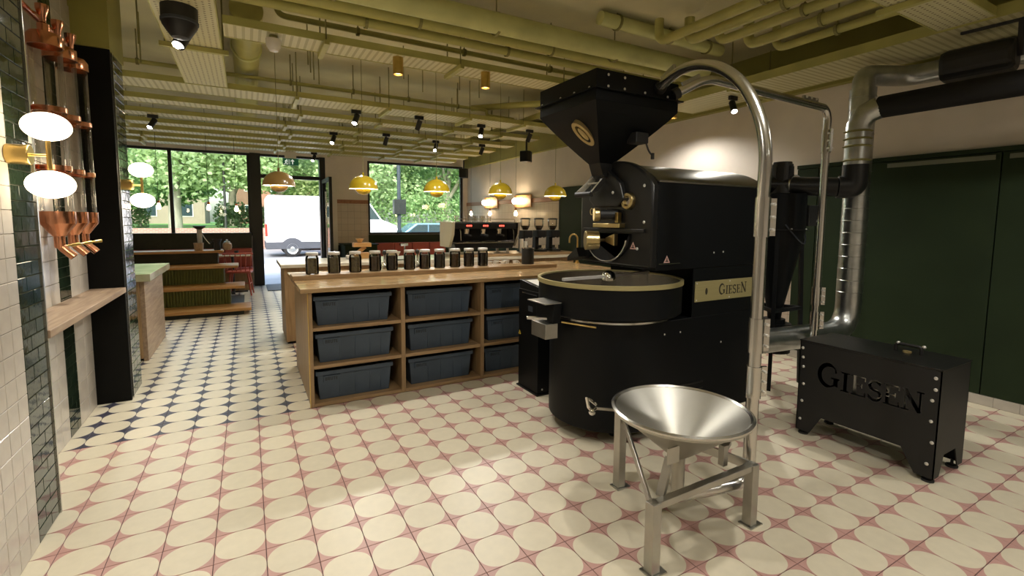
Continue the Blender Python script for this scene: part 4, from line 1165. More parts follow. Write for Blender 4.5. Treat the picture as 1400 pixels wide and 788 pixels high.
# ---- exit sign
es = thing('exit_sign', 'green emergency exit sign with white running figure over the door', 'exit sign', (0.92, 11.45, 2.5))
MB().box(0.72, 1.02, 11.30, 11.33, 2.62, 2.76).build('sign_plate', 'sign_green', es, bevel=0.003)
MB().box(0.76, 0.98, 11.31, 11.32, 2.76, ZTR + .034).build('hanger', 'porcelain', es)
ar = MB()
pl = lambda u, v: (0.90 + u, 11.2985, 2.69 + v)
ar.prism([(0.895, 2.640), (0.915, 2.640), (0.915, 2.70), (0.945, 2.70), (0.905, 2.745), (0.865, 2.70), (0.895, 2.70)], 'xz', 11.2985, 11.2998)
ar.build('arrow', 'sign_white', es)
mn = MB()
def run(pts, w):
    stroke(mn, pts, w, lambda u, v, d: (0.775 + u, 11.2998 - d * 2, 2.685 + v))
run([(0.0, -0.02), (0.012, 0.03)], 0.022); run([(0.0, -0.02), (0.025, -0.03), (0.02, -0.055)], 0.012); run([(0.0, -0.02), (-0.02, -0.045), (-0.04, -0.045)], 0.012)
run([(0.012, 0.028), (0.04, 0.012)], 0.009); run([(0.010, 0.028), (-0.022, 0.01)], 0.009); run([(0.012, 0.040), (0.024, 0.052)], 0.016); run([(0.045, -0.05), (0.045, 0.05), (0.075, 0.05), (0.075, -0.05)], 0.008)
mn.build('running_figure', 'sign_white', es)
es.location = Vector(es.location) + Vector((-0.026, -0.33, -0.034))     # hangs from the last tray

# ================================================================== ROASTER
RO = thing('coffee_roaster', 'large black drum coffee roaster with round cooling tray and brass nameplate', 'coffee roaster', (2.8, 2.6, 0))
XF, YP, YQ, XE = 2.27, 2.19, 2.90, 3.42
tc, ty = 2.27, 2.61
rb = 0.42
# base: stadium plan
poly = [(XE, YP)] + [(XE, ty + rb)] + arc((tc, ty), rb, pi / 2, 3 * pi / 2, 28)
MB().prism(poly, 'xy', 0.085, 0.81).build('base_housing', 'machine_black', RO, True, 0.006)
mid = [(2.655, YP), (XE, YP), (XE, ty + rb), (2.655, ty + rb)] + arc((tc, ty), 0.57, math.atan2(rb, 0.385), -math.atan2(rb, 0.385), 18)
MB().prism(mid, 'xy', 0.8105, 1.150).build('cutout_housing', 'machine_black', RO, True)
MB().box(XF + 0.03, XE, YP, YQ, 1.1505, 1.728).build('drum_housing', 'machine_black', RO, bevel=0.006)
ya, yb = YP, YQ
ym = (ya + yb) / 2
def arch(ya, yb, z0, zt, n=20):
    h = zt - z0; w = (yb - ya) / 2
    Rr = (w * w + h * h) / (2 * h)
    a = math.asin(w / Rr)
    return [(ym + Rr * sin(-a + 2 * a * i / n), zt - Rr + Rr * cos(-a + 2 * a * i / n)) for i in range(n + 1)]
MB().prism([(ya, 1.7285)] + arch(ya, yb, 1.7295, 1.865) + [(yb, 1.7285)], 'yz', XF + 0.03, XE).build('roof_cover', 'roof_gloss', RO, True)
MB().box(XF + 0.03, XE - 0.01, YP - 0.006, YP - 0.0005, 1.722, 1.734).build('roof_edge', 'steel', RO)
for x in (2.65, 3.0, 3.3):
    MB().cyl((x, ym, 1.865), (x, ym, 1.872), 0.009, n=8).build('roof_bolt', 'screw_white', RO)
# front casting
fr = [(ya - 0.01, 1.17)] + arch(ya - 0.01, yb + 0.01, 1.70, 1.885) + [(yb + 0.01, 1.17)]
MB().prism(fr, 'yz', XF - 0.03, XF + 0.029).build('front_plate', 'machine_gloss', RO, True, 0.012)
ch = MB().prism([(2.40, 1.62), (2.44, 1.73), (2.62, 1.86), (2.72, 1.86), (2.76, 1.62), (2.70, 1.57), (2.46, 1.57)], 'yz', XF - 0.075, XF - 0.031).build('chute_casting', 'machine_gloss', RO, bevel=0.008)
MB().box(XF - 0.05, XF - 0.031, 2.23, 2.86, 1.395, 1.42).build('ledge_casting', 'machine_gloss', RO, bevel=0.004)
MB().box(XF - 0.085, XF - 0.031, 2.42, 2.70, 1.425, 1.455).build('brass_ledge', 'gold_brushed', RO, bevel=0.003)
# porthole
MB().lathe([(0.028, -0.031), (0.028, -0.055), (0.034, -0.062), (0.052, -0.060), (0.056, -0.050), (0.056, -0.031)], (XF, 2.385, 1.605), 28, 'x').build('porthole_ring', 'gold_brushed', RO, True)
MB().cyl((XF - 0.0315, 2.385, 1.605), (XF - 0.045, 2.385, 1.605), 0.0275, n=20).build('porthole_glass', 'chrome', RO)
# discharge door: half round opening, ring, counterweight, handle
MB().prism([(2.84, 1.385)] + [(2.60 + 0.235 * cos(radians(a)), 1.385 + 0.20 * sin(radians(a))) for a in range(0, -181, -12)][::-1] + [(2.36, 1.385)], 'yz', XF - 0.046, XF - 0.031).build('discharge_door', 'black_matt', RO)
MB().tube([(XF - 0.05, 2.60 + 0.215 * cos(radians(a)), 1.375 + 0.19 * sin(radians(a))) for a in range(-10, -171, -10)], 0.006, 8).build('door_ring', 'steel', RO, True)
MB().cyl((XF - 0.046, 2.615, 1.335), (XF - 0.15, 2.63, 1.335), 0.012, n=10).build('weight_arm', 'gold_brushed', RO)
MB().cyl((XF - 0.11, 2.60, 1.335), (XF - 0.195, 2.645, 1.335), 0.062, 0.068, n=28).build('counterweight', 'gold_brushed', RO, True, 0.004)
MB().prism([(2.47, 1.30), (2.56, 1.325), (2.56, 1.355), (2.47, 1.385)], 'yz', XF - 0.085, XF - 0.047).build('door_latch', 'gold_brushed', RO, bevel=0.004)
MB().prism([(2.76, 1.21), (2.90, 1.17), (2.90, 1.20), (2.79, 1.275)], 'yz', XF - 0.16, XF - 0.032).build('side_lip', 'machine_gloss', RO)
# sampler (trier)
MB().cyl((XF - 0.031, 2.50, 1.515), (XF - 0.14, 2.56, 1.515), 0.036, n=20).build('trier_tube', 'black_plastic', RO, True)
MB().cyl((XF - 0.14, 2.56, 1.515), (XF - 0.175, 2.58, 1.515), 0.044, 0.047, n=24).build('trier_knob', 'gold_brushed', RO, True, 0.004)
MB().bar((XF - 0.06, 2.46, 1.53), (XF - 0.06, 2.46, 1.46), 0.035, 0.03).build('trier_latch', 'brass', RO, bevel=0.003)
lt = MB()
letters(lt, 'GIESEN', lambda u, v, d: (XF - 0.0312 - d, 2.80 - u, 1.515 + v), 0.040, 0.10, 0.001, big=(0,))
lt.build('gold_lettering', 'gold_print', RO)
for y, z in [(2.25, 1.70), (2.50, 1.665), (2.70, 1.675), (2.245, 1.465), (2.30, 1.29), (2.62, 1.845)]:
    MB().ball((XF - 0.034 - (0.045 if z > 1.64 and 2.42 < y < 2.75 else 0), y, z), (0.006, 0.011, 0.011), 10, 6).build('bolt_head', 'screw_white', RO, True)
def triangle(c, s, axis, m, par, name='warning_label'):
    mb = MB()
    if axis == 'y': mb.prism([(c[0] - s, c[2]), (c[0] + s, c[2]), (c[0], c[2] + 1.75 * s)], 'xz', c[1] - 0.0015, c[1])
    else: mb.prism([(c[1] - s, c[2]), (c[1] + s, c[2]), (c[1], c[2] + 1.75 * s)], 'yz', c[0] - 0.0015, c[0])
    o = mb.build(name, m, par)
    mk = MB()
    if axis == 'y': mk.box(c[0] - s * .5, c[0] + s * .5, c[1] - 0.0022, c[1] - 0.0016, c[2] + s * .25, c[2] + s * .5).box(c[0] - s * .15, c[0] + s * .15, c[1] - 0.0022, c[1] - 0.0016, c[2] + s * .5, c[2] + s * 1.1)
    else: mk.box(c[0] - 0.0022, c[0] - 0.0016, c[1] - s * .5, c[1] + s * .5, c[2] + s * .25, c[2] + s * .5).box(c[0] - 0.0022, c[0] - 0.0016, c[1] - s * .15, c[1] + s * .15, c[2] + s * .5, c[2] + s * 1.1)
    mk.build('label_mark', 'engrave_dark', o)
triangle((XF - 0.031, 2.34, 1.285), 0.028, 'x', 'warn_pink', RO)
triangle((2.395, YP - 0.0005, 1.20), 0.028, 'y', 'warn_pink', RO)
MB().box(2.32, 2.52, YP - 0.004, YP - 0.0005, 1.190, 1.196).build('seam', 'steel', RO)
# brass nameplate on the side
MB().box(2.676, 3.41, YP - 0.007, YP - 0.0005, 0.915, 1.058).build('nameplate', 'brass_plate', RO, bevel=0.001)
lt = MB()
letters(lt, 'GIESEN', lambda u, v, d: (2.925 + u, YP - 0.0072 - d, 0.952 + v), 0.062, 0.12, 0.0008, big=(0, 5))
lt.build('nameplate_lettering', 'engrave_dark', RO)
for cx_ in (2.79, 3.35):
    MB().prism([(cx_ + 0.012 * cos(a), 0.985 + 0.024 * sin(a)) for a in [2 * pi * k / 16 for k in range(16)]], 'xz', YP - 0.0082, YP - 0.0072).build('bean_mark', 'engrave_dark', RO)
for x in (2.69, 3.04, 3.39):
    for z in (0.928, 1.045):
        MB().ball((x, YP - 0.0075, z), (0.006, 0.003, 0.006), 8, 5).build('plate_screw', 'screw_white', RO)
for x, z in [(2.86, 1.255), (2.96, 1.258), (2.40, 0.72), (2.55, 0.72), (2.98, 0.60)]:
    MB().ball((x, YP - 0.001, z), (0.007, 0.003, 0.007), 8, 5).build('side_screw', 'screw_white', RO)
MB().box(2.55, 2.80, YP - 0.004, YP - 0.0005, 0.33, 0.345).box(2.53, 2.80, YP - 0.004, YP - 0.0005, 0.285, 0.292).build('side_seam', 'machine_gloss', RO)
# cooling tray
TR, TZ = 0.505, 1.07
MB().lathe([(0.30, 0.825), (TR - 0.02, 0.835), (TR, 0.85), (TR, TZ - 0.03)], (tc, ty, 0), 64).build('tray_wall', 'machine_black', RO, True)
MB().lathe([(TR + 0.002, TZ - 0.03), (TR + 0.008, TZ - 0.028), (TR + 0.008, TZ), (TR - 0.012, TZ), (TR - 0.012, TZ - 0.012)], (tc, ty, 0), 64).build('tray_rim', 'brass_plate', RO, True)
MB().lathe([(TR - 0.012, TZ - 0.012), (TR - 0.014, TZ - 0.16), (0.0, TZ - 0.165)], (tc, ty, 0), 64).build('tray_inside', 'tray_steel', RO, True)
hub = MB().lathe([(0.055, TZ - 0.164), (0.055, TZ - 0.03), (0.052, TZ + 0.0), (0.04, TZ + 0.028), (0.02, TZ + 0.042), (0.0, TZ + 0.046)], (tc, ty, 0), 26).build('stirrer_hub', 'chrome', RO, True)
for a in (186, 6):
    ca, sa = cos(radians(a)), sin(radians(a))
    arm = MB().bar((tc + 0.04 * ca, ty + 0.04 * sa, TZ + 0.004), (tc + 0.44 * ca, ty + 0.44 * sa, TZ + 0.008), 0.022, 0.02).build('stirrer_arm', 'lid_steel', RO, bevel=0.002)
    for k in (0.14, 0.24, 0.34, 0.43):
        MB().cyl((tc + k * ca, ty + k * sa, TZ + 0.02), (tc + k * ca, ty + k * sa, TZ - 0.12), 0.005, n=8).build('stirrer_pin', 'steel', arm)
MB().lathe([(0.43, 0.812), (0.445, 0.812), (0.445, 0.8245), (0.43, 0.8245)], (tc, ty, 0), 48, close=True).build('under_ring', 'steel', RO, True)
MB().cyl((tc + 0.05, ty - 0.05, 1.02), (tc + 0.05, ty - 0.05, 1.17), 0.02, n=12).build('drive_shaft', 'black_plastic', RO) if False else None
# discharge gate on the tray with lever
gx, gy = tc - 0.51, ty - 0.02
MB().prism([(gy - 0.09, 0.80), (gy + 0.10, 0.80), (gy + 0.12, 0.93), (gy - 0.11, 0.93)], 'yz', gx - 0.05, gx + 0.012).build('gate_box', 'machine_black', RO, bevel=0.004)
MB().box(gx - 0.12, gx + 0.012, gy - 0.105, gy + 0.115, 0.932, 0.94).build('gate_hood', 'steel_frame', RO, bevel=0.002)
MB().prism([(gy - 0.085, 0.70), (gy + 0.09, 0.70), (gy + 0.09, 0.799), (gy - 0.085, 0.799)], 'yz', gx - 0.10, gx - 0.004).build('gate_chute', 'steel_frame', RO, bevel=0.003)
MB().bar((gx - 0.02, gy - 0.02, 0.82), (gx - 0.17, gy + 0.04, 0.83), 0.03, 0.018).build('gate_lever', 'steel', RO, bevel=0.005)
MB().cyl((gx + 0.0, gy - 0.12, 0.815), (gx + 0.14, gy - 0.30, 0.80), 0.006, n=8).build('gate_rod', 'brass', RO)
# castors
for cx_, cy_ in ((2.14, 2.38), (2.14, 2.84), (3.25, 2.32), (3.25, 2.88), (2.55, 2.27)):
    w = MB().cyl((cx_ - 0.014, cy_, 0.036), (cx_ + 0.014, cy_, 0.036), 0.036, n=20).build('castor_wheel', 'rubber', RO, True)
    MB().box(cx_ - 0.024, cx_ - 0.016, cy_ - 0.02, cy_ + 0.02, 0.03, 0.0845).box(cx_ + 0.016, cx_ + 0.024, cy_ - 0.02, cy_ + 0.02, 0.03, 0.0845).build('castor_fork', 'steel_frame', w)

# ---- hopper on top
HO = thing('roaster_hopper', 'black square feed hopper with brass oval emblem above the roaster', 'hopper', (2.17, 2.56, 1.6))
hx0, hx1, hy0, hy1 = 1.83, 2.52, 2.255, 2.87
hcx, hcy = 2.19, 2.63
def taper(z, k):       # k: 0 top .. 1 neck
    n = 0.06
    return (hx0 + (hcx - n - hx0) * k, hx1 + (hcx + n - hx1) * k, hy0 + (hcy - n - hy0) * k, hy1 + (hcy + n - hy1) * k)
MB().box(hx0, hx1, hy0, hy1, 2.263, 2.372).build('top_box', 'machine_black', HO, bevel=0.002)
MB().box(hx0 - 0.025, hx1 + 0.025, hy0 - 0.025, hy1 + 0.025, 2.2545, 2.2625).build('flange', 'machine_black', HO)
MB().box(hx0, hx1, hy0, hy1, 2.19, 2.254).build('lower_box', 'machine_black', HO, bevel=0.002)
ks = [(2.1895, 0.0), (2.14, 0.13), (2.08, 0.31), (2.01, 0.53), (1.94, 0.76), (1.87, 1.0)]
vs, fs = [], []
for z, k in ks:
    a, b, c, d = taper(z, k)
    vs += [(a, c, z), (b, c, z), (b, d, z), (a, d, z)]
for j in range(len(ks) - 1):
    for i in range(4):
        fs.append((j * 4 + i, j * 4 + (i + 1) % 4, j * 4 + 4 + (i + 1) % 4, j * 4 + 4 + i))
fs.append((3, 2, 1, 0))
MB().add(vs, fs).build('funnel_body', 'machine_black', HO)
MB().add([(hcx - .06, hcy - .06, 1.869), (hcx + .06, hcy - .06, 1.869), (hcx + .06, hcy + .06, 1.869), (hcx - .06, hcy + .06, 1.869), (hcx - .03, hcy - .06, 1.79), (hcx + .02, hcy - .06, 1.76), (hcx + .02, hcy + .06, 1.76), (hcx - .03, hcy + .06, 1.79)],
         [(0, 1, 2, 3), (7, 6, 5, 4), (0, 1, 5, 4), (1, 2, 6, 5), (2, 3, 7, 6), (3, 0, 4, 7)]).build('outlet_neck', 'machine_gloss', HO)
# steel fork lever on the chute
br = MB()
for s in (-1, 1):
    br.bar((XF - 0.05, 2.64 + 0.055 * s, 1.80), (XF - 0.20, 2.66 + 0.085 * s, 1.655), 0.018, 0.034)
br.bar((XF - 0.12, 2.58, 1.735), (XF - 0.12, 2.72, 1.735), 0.03, 0.012)
br.build('lever_fork', 'steel', HO)
MB().cyl((XF - 0.20, 2.575, 1.655), (XF - 0.20, 2.745, 1.655), 0.02, n=14).build('lever_grip', 'black_plastic', HO, True)
# emblem on the face towards -X
p = Vector((1.953, 2.525, 2.045)); nrm = Vector((-0.62, 0.0, -0.78)).normalized(); up = Vector((-0.78, 0, 0.62)).normalized(); sd = Vector((0, 1, 0))
def emblem(mb, ro, ri, d0, d1):
    n = 36
    vs, fs = [], []
    for rr, dd in ((ro, d0), (ro, d1), (ri, d1), (ri, d0)):
        for i in range(n):
            a = 2 * pi * i / n
            vs.append(p + nrm * dd + sd * (rr[0] * cos(a)) + up * (rr[1] * sin(a)))
    for j in range(4):
        for i in range(n):
            fs.append((j * n + i, j * n + (i + 1) % n, ((j + 1) % 4) * n + (i + 1) % n, ((j + 1) % 4) * n + i))
    mb.add(vs, fs)
mb = MB(); emblem(mb, (0.062, 0.105), (0.036, 0.075), -0.02, 0.012); mb.build('emblem_ring', 'gold_print', HO, True)
mb = MB(); emblem(mb, (0.022, 0.055), (0.001, 0.002), -0.02, 0.010); mb.build('emblem_bean', 'gold_print', HO, True)
for x, z in [(1.92, 2.278), (2.05, 2.278), (1.92, 2.345), (2.05, 2.345), (2.22, 2.278), (2.42, 2.278)]:
    MB().ball((x, hy0 - 0.002, z), (0.009, 0.004, 0.009), 10, 6).build('hopper_bolt', 'screw_white', HO, True)
for y in (2.32, 2.47, 2.62, 2.84):
    MB().ball((hx0 - 0.002, y, 2.272), (0.004, 0.009, 0.009), 10, 6).build('hopper_bolt', 'screw_white', HO, True)
sn = MB().box(2.235, 2.345, 2.335, 2.425, 1.985, 2.055).build('level_sensor', 'black_plastic', HO, bevel=0.006)
MB().tube(bez([(2.33, 2.34, 1.985), (2.34, 2.33, 1.93), (2.36, 2.33, 1.92), (2.38, 2.33, 1.91)], 8), 0.006, 8).cyl((2.38, 2.33, 1.925), (2.38, 2.33, 1.885), 0.012, n=10).build('sensor_cable', 'black_plastic', sn, True)

# ---- steel funnel stand with suction elbow
FS = thing('funnel_stand', 'steel feed funnel on a three legged frame with suction pipe', 'funnel stand', (1.76, 1.5, 0))
fcx, fcy, fz = 1.757, 1.49, 0.588
L1, L2, L3 = (1.430, 1.33), (2.085, 1.33), (1.75, 1.885)
FR = 0.302
tilt = Matrix.Rotation(radians(-3), 4, 'X')
MB().lathe([(FR, fz), (FR + 0.012, fz - 0.006), (FR + 0.010, fz - 0.018), (FR - 0.006, fz - 0.016), (0.075, fz - 0.20), (0.03, fz - 0.235), (0.03, fz - 0.44), (0.024, fz - 0.44), (0.024, fz - 0.235), (0.07, fz - 0.193), (FR - 0.012, fz - 0.010)], (fcx, fcy, 0), 56, close=True).build('funnel_bowl', 'steel_bowl', FS, True)
MB().lathe([(FR + 0.004, fz - 0.010), (FR + 0.016, fz - 0.006), (FR + 0.018, fz + 0.003), (FR + 0.006, fz + 0.008), (FR - 0.004, fz)], (fcx, fcy, 0), 56, close=True).build('rolled_rim', 'steel', FS, True)
for k, (lx, ly) in enumerate((L1, L2, L3)):
    zt = 0.31 if k < 2 else 0.43
    MB().box(lx - 0.024, lx + 0.024, ly - 0.024, ly + 0.024, 0.006, zt).build('leg', 'steel_frame', FS, bevel=0.003)
    MB().box(lx - 0.035, lx + 0.055, ly - 0.035, ly + 0.035, 0.0, 0.006).build('foot_plate', 'steel_frame', FS)
def rail(a, b, za, zb2, w=0.035, h=0.03):
    MB().bar((a[0], a[1], za), (b[0], b[1], zb2), w, h).build('frame_rail', 'steel_frame', FS, bevel=0.002)
rail(L1, L2, 0.295, 0.295)
rail((L1[0], L1[1] + .02), (L3[0], L3[1] - .02), 0.295, 0.40, 0.012, 0.045)
rail((L2[0], L2[1] + .02), (L3[0], L3[1] - .02), 0.295, 0.40, 0.012, 0.045)
MB().box(1.44, 1.50, 1.30, 1.315, 0.40, 0.48).box(1.455, 1.47, 1.315, 1.36, 0.30, 0.47).build('bowl_bracket', 'brass', FS) if False else None
MB().bar((1.50, 1.36, 0.30), (1.565, 1.375, 0.45), 0.035, 0.02).build('bowl_bracket', 'steel_frame', FS)
MB().box(1.53, 1.60, 1.352, 1.36, 0.43, 0.505).build('name_tab', 'steel_frame', FS, bevel=0.002)
MB().bar((fcx + .19, fcy - .10, 0.31), (fcx + .19, fcy - .10, 0.41), 0.03, 0.03).build('bowl_bracket', 'steel_frame', FS)
MB().bar((fcx + .19, fcy - .10, 0.375), (fcx + .31, fcy - .04, 0.375), 0.03, 0.025).build('bowl_bracket', 'steel_frame', FS)
# handle with loop grip
MB().bar((L3[0], L3[1] - .02, 0.445), (L3[0] - 0.16, L3[1] + 0.02, 0.475), 0.02, 0.016).build('slide_handle', 'steel', FS, bevel=0.003)
MB().tube([(L3[0] - 0.16, L3[1] + 0.02, 0.475), (L3[0] - 0.20, L3[1] + 0.0, 0.47), (L3[0] - 0.225, L3[1] + 0.0, 0.50), (L3[0] - 0.23, L3[1] + 0.01, 0.545), (L3[0] - 0.20, L3[1] + 0.03, 0.53), (L3[0] - 0.15, L3[1] + 0.03, 0.49)], 0.009, 8).build('loop_grip', 'chrome', FS, True)
MB().ball((L3[0] - 0.205, L3[1] - 0.005, 0.47), 0.018, 12, 8).build('grip_knob', 'chrome', FS, True)

# ---- conveying pipes
PI = thing('conveying_pipe', 'polished steel conveying pipe arching from the funnel up to the hopper', 'pipe', (2.11, 1.5, 0.2))
px_, py_ = 2.168, 1.40
rp = 0.030
end = Vector((2.335, 2.256, 2.315))
MB().tube(bend([(fcx, fcy, 0.155), (px_, py_, 0.155), (px_, py_, 0.9)], 0.10, 8), rp, 18).build('suction_bend', 'steel', PI, True)
MB().tube([(px_, py_, 0.9), (px_, py_, 1.62)], rp - 0.001, 18).build('riser_pipe', 'steel', PI, True)
archp = spline([(px_, py_, 1.62), (px_, py_, 1.80), (2.180, 1.445, 1.97), (2.202, 1.55, 2.145), (2.230, 1.69, 2.27), (2.258, 1.845, 2.345), (2.285, 2.0, 2.372), (2.312, 2.13, 2.358), tuple(end)], 5)
MB().tube(archp, rp, 18).build('arch_pipe', 'steel', PI, True)
def clamp(par, x, y, z0, z1, r, ux, uy):
    u = Vector((ux, uy, 0)).normalized(); n = Vector((-u.y, u.x, 0))
    o = MB().lathe([(r + 0.0005, z0), (r + 0.006, z0), (r + 0.006, z1), (r + 0.0005, z1)], (x, y, 0), 18, close=True).build('pipe_clamp', 'steel', par, True)
    a = Vector((x, y, 0)) + u * (r + 0.004); b = a + u * 0.034
    f = MB(); f.bar((a.x, a.y, (z0 + z1) / 2), (b.x, b.y, (z0 + z1) / 2), 0.016, (z1 - z0) * 0.95); f.build('clamp_ear', 'steel', o)
    for k in range(3):
        zz = z0 + (z1 - z0) * (0.18 + 0.32 * k)
        q = (a + b) / 2
        MB().cyl(q + n * 0.022 + Vector((0, 0, zz)), q - n * 0.022 + Vector((0, 0, zz)), 0.007, n=8).build('clamp_bolt', 'screw_white', o)
clamp(PI, px_, py_, 1.40, 1.59, rp, 1, -0.4)
clamp(PI, px_, py_, 0.83, 1.0, rp, 1, -0.4)
clamp(PI, px_, py_, 0.60, 0.76, rp, 1, -0.4)
e1 = Vector(archp[-1]); e0 = Vector(archp[-5]); dd_ = (e0 - e1).normalized()
MB().bar(e1 + dd_ * 0.04 + Vector((0, 0, 0.04)), e1 + dd_ * 0.17 + Vector((0, 0, 0.04)), 0.02, 0.035).build('end_clamp', 'steel_frame', PI, bevel=0.003)
for k in (0.06, 0.105, 0.15):
    q = e1 + dd_ * k + Vector((0, -0.008, 0.05)); MB().ball(q, 0.010, 8, 6).build('end_bolt', 'screw_white', PI, True)
MB().cyl(end + Vector((-0.005, -0.03, 0.012)), (2.338, 2.254, 2.314), 0.038, n=18).build('end_socket', 'black_plastic', PI, True)

P2 = thing('return_air_pipe', 'slimmer steel pipe running level from the hopper and dropping behind the black box', 'pipe', (3.9, 2.1, 0.0))
q0 = Vector((2.465, 2.254, 2.295)); q1 = Vector((2.68, 2.165, 2.415)); q2 = Vector((4.00, 2.10, 2.365))
MB().tube(bend([q0, q1, (3.98, 2.10, 2.366), (4.02, 2.095, 2.30), (4.02, 2.095, 0.40), (3.72, 1.93, 0.40), (3.66, 1.80, 0.40)], 0.09, 8), 0.028, 16).build('pipe_run', 'steel', P2, True)
clamp(P2, 4.02, 2.095, 2.02, 2.20, 0.028, -0.6, -1)
clamp(P2, 4.02, 2.095, 0.80, 0.95, 0.028, 1, -0.6)
clamp(P2, 4.02, 2.095, 0.60, 0.75, 0.028, 1, -0.6)
mdir = (q2 - q1).normalized()
MB().bar(q2 - mdir * 0.30 + Vector((0, 0, 0.036)), q2 - mdir * 0.12 + Vector((0, 0, 0.036)), 0.02, 0.035).build('pipe_clamp', 'steel_frame', P2, bevel=0.003)
for k in (0.27, 0.21, 0.15):
    MB().ball(q2 - mdir * k + Vector((0, -0.012, 0.045)), 0.010, 8, 6).build('clamp_bolt', 'screw_white', P2, True)
MB().bar(q0 + Vector((0.06, -0.025, 0.07)), q0 + Vector((0.17, -0.07, 0.13)), 0.02, 0.035).build('pipe_clamp', 'steel_frame', P2, bevel=0.003)
MB().cyl(q0, q0 + Vector((0.036, -0.015, 0.02)), 0.038, n=18).build('end_socket', 'black_plastic', P2, True)

# ---- black fan box with cut out lettering
BX = thing('fan_box', 'black steel fan box on four feet with cut out lettering', 'fan box', (3.5, 1.42, 0))
bx0, bx1, by0, by1, bz = 3.315, 3.715, 1.045, 1.810, 0.655
def end_plate(y):
    return [(bx0, 0.03), (bx0 + 0.07, 0.03), (bx0 + 0.12, 0.15), (bx1 - 0.12, 0.15), (bx1 - 0.07, 0.03), (bx1, 0.03), (bx1, bz), (bx0, bz)]
side = [(by0, 0.03), (by0 + 0.09, 0.03), (by0 + 0.16, 0.16), (by1 - 0.16, 0.16), (by1 - 0.09, 0.03), (by1, 0.03), (by1, bz), (by0, bz)]
MB().prism(side, 'yz', bx0, bx0 + 0.006).build('front_sheet', 'box_black', BX)
MB().prism(side, 'yz', bx1 - 0.006, bx1).build('rear_sheet', 'machine_black', BX)
MB().prism(end_plate(0), 'xz', by0, by0 + 0.006).build('end_sheet', 'box_black', BX)
MB().prism(end_plate(0), 'xz', by1 - 0.006, by1).build('end_sheet', 'box_black', BX)
MB().box(bx0 - 0.004, bx1 + 0.004, by0 - 0.004, by1 + 0.004, bz + 0.001, bz + 0.012).build('lid', 'machine_gloss', BX, bevel=0.002)
MB().box(bx0 + 0.02, bx1 - 0.02, by0 + 0.02, by1 - 0.02, 0.17, 0.175).build('bottom_sheet', 'machine_black', BX)
hd = MB().tube(bend([(3.56, 1.36, bz + 0.013), (3.56, 1.36, bz + 0.06), (3.56, 1.23, bz + 0.06), (3.56, 1.23, bz + 0.013)], 0.02), 0.010, 10).build('lid_handle', 'black_plastic', BX, True)
for y in (1.36, 1.23):
    MB().ball((3.56, y - 0.012, bz + 0.064), 0.011, 10, 6).build('handle_bolt', 'screw_white', hd, True)
MB().cyl((3.56, 1.30, bz + 0.0125), (3.56, 1.30, bz + 0.022), 0.022, n=16).build('valve_cap', 'gold_print', BX)
# the lettering is cut right through the front sheet; the fan inside shows through
cut = MB(); letters(cut, 'GIESEN', lambda u, v, d: (bx0 - 0.004 + d, 1.685 - u, 0.385 + v), 0.125, 0.08, 0.014, big=(0,), solid=True)
fsheet = [o for o in BX.children if o.name.startswith('front_sheet')][0]
cme = cut.mesh('letter_cutter', None, False, ORG[BX.name])
cob = bpy.data.objects.new('letter_cutter', cme); C.objects.link(cob); cob.location = BX.location
bpy.context.view_layer.update()
md = fsheet.modifiers.new('cut', 'BOOLEAN'); md.operation = 'DIFFERENCE'; md.object = cob; md.solver = 'EXACT'; md.use_self = True
bpy.context.view_layer.update()
nm = bpy.data.meshes.new_from_object(fsheet.evaluated_get(bpy.context.evaluated_depsgraph_get()))
fsheet.modifiers.clear(); fsheet.data = nm
bpy.data.objects.remove(cob, do_unlink=True)
MB().lathe([(0.0, 3.375), (0.17, 3.375), (0.18, 3.385), (0.18, 3.62), (0.0, 3.62)], (0, 1.36, 0.395), 32, 'x').build('fan_scroll', 'zinc', BX, True)
MB().lathe([(0.0, 3.335), (0.035, 3.335), (0.04, 3.345), (0.06, 3.36), (0.06, 3.3745), (0.0, 3.3745)], (0, 1.36, 0.43), 24, 'x').build('fan_hub', 'chrome', BX, True)
MB().box(3.37, 3.66, 1.30, 1.42, 0.1755, 0.225).build('fan_foot', 'machine_gloss', BX)
for z in (0.61, 0.545, 0.48, 0.36, 0.24, 0.11):
    for y in (1.075, 1.785):
        MB().ball((bx0 - 0.001, y + random.uniform(-.012, .012), z), (0.005, 0.010, 0.010), 10, 6).build('rivet', 'screw_white', BX, True)
for x in (bx0 + 0.035, bx1 - 0.035):
    for y in (by0 + 0.035, by1 - 0.035):
        MB().cyl((x, y, 0.0), (x, y, 0.012), 0.03, n=16).cyl((x, y, 0.012), (x, y, 0.05), 0.008, n=8).build('foot', 'rubber', BX, True)

# ---- black control cabinet beside the counter
CB = thing('control_cabinet', 'narrow black control cabinet standing between counter and roaster', 'cabinet', (2.2, 3.4, 0))
MB().box(2.075, 2.385, 3.245, 3.565, 0.012, 0.875).build('body', 'machine_black', CB, bevel=0.004)
MB().box(2.062, 2.398, 3.232, 3.578, 0.0, 0.0118).build('base_plate', 'machine_gloss', CB)
MB().prism([(3.245, 0.8755), (3.565, 0.8755), (3.565, 0.955), (3.245, 0.915)], 'yz', 2.085, 2.385).build('sloped_top', 'machine_gloss', CB, bevel=0.003)
MB().box(2.07, 2.0745, 3.50, 3.26, 0.845, 0.852).build('seam', 'steel', CB)
MB().prism([(3.29, 0.9228), (3.50, 0.9490), (3.50, 0.9520), (3.29, 0.9258)], 'yz', 2.11, 2.31).build('paper_notes', 'paper_white', CB)
MB().box(2.072, 2.0749, 3.33, 3.40, 0.70, 0.745).build('rating_label', 'trim_grey', CB)
triangle((2.0749, 3.545, 0.47), 0.02, 'x', 'warn_yellow', CB)
for x in (2.12, 2.34):
    MB().ball((x, 3.240, 0.05), (0.009, 0.004, 0.009), 8, 5).build('screw', 'screw_white', CB)
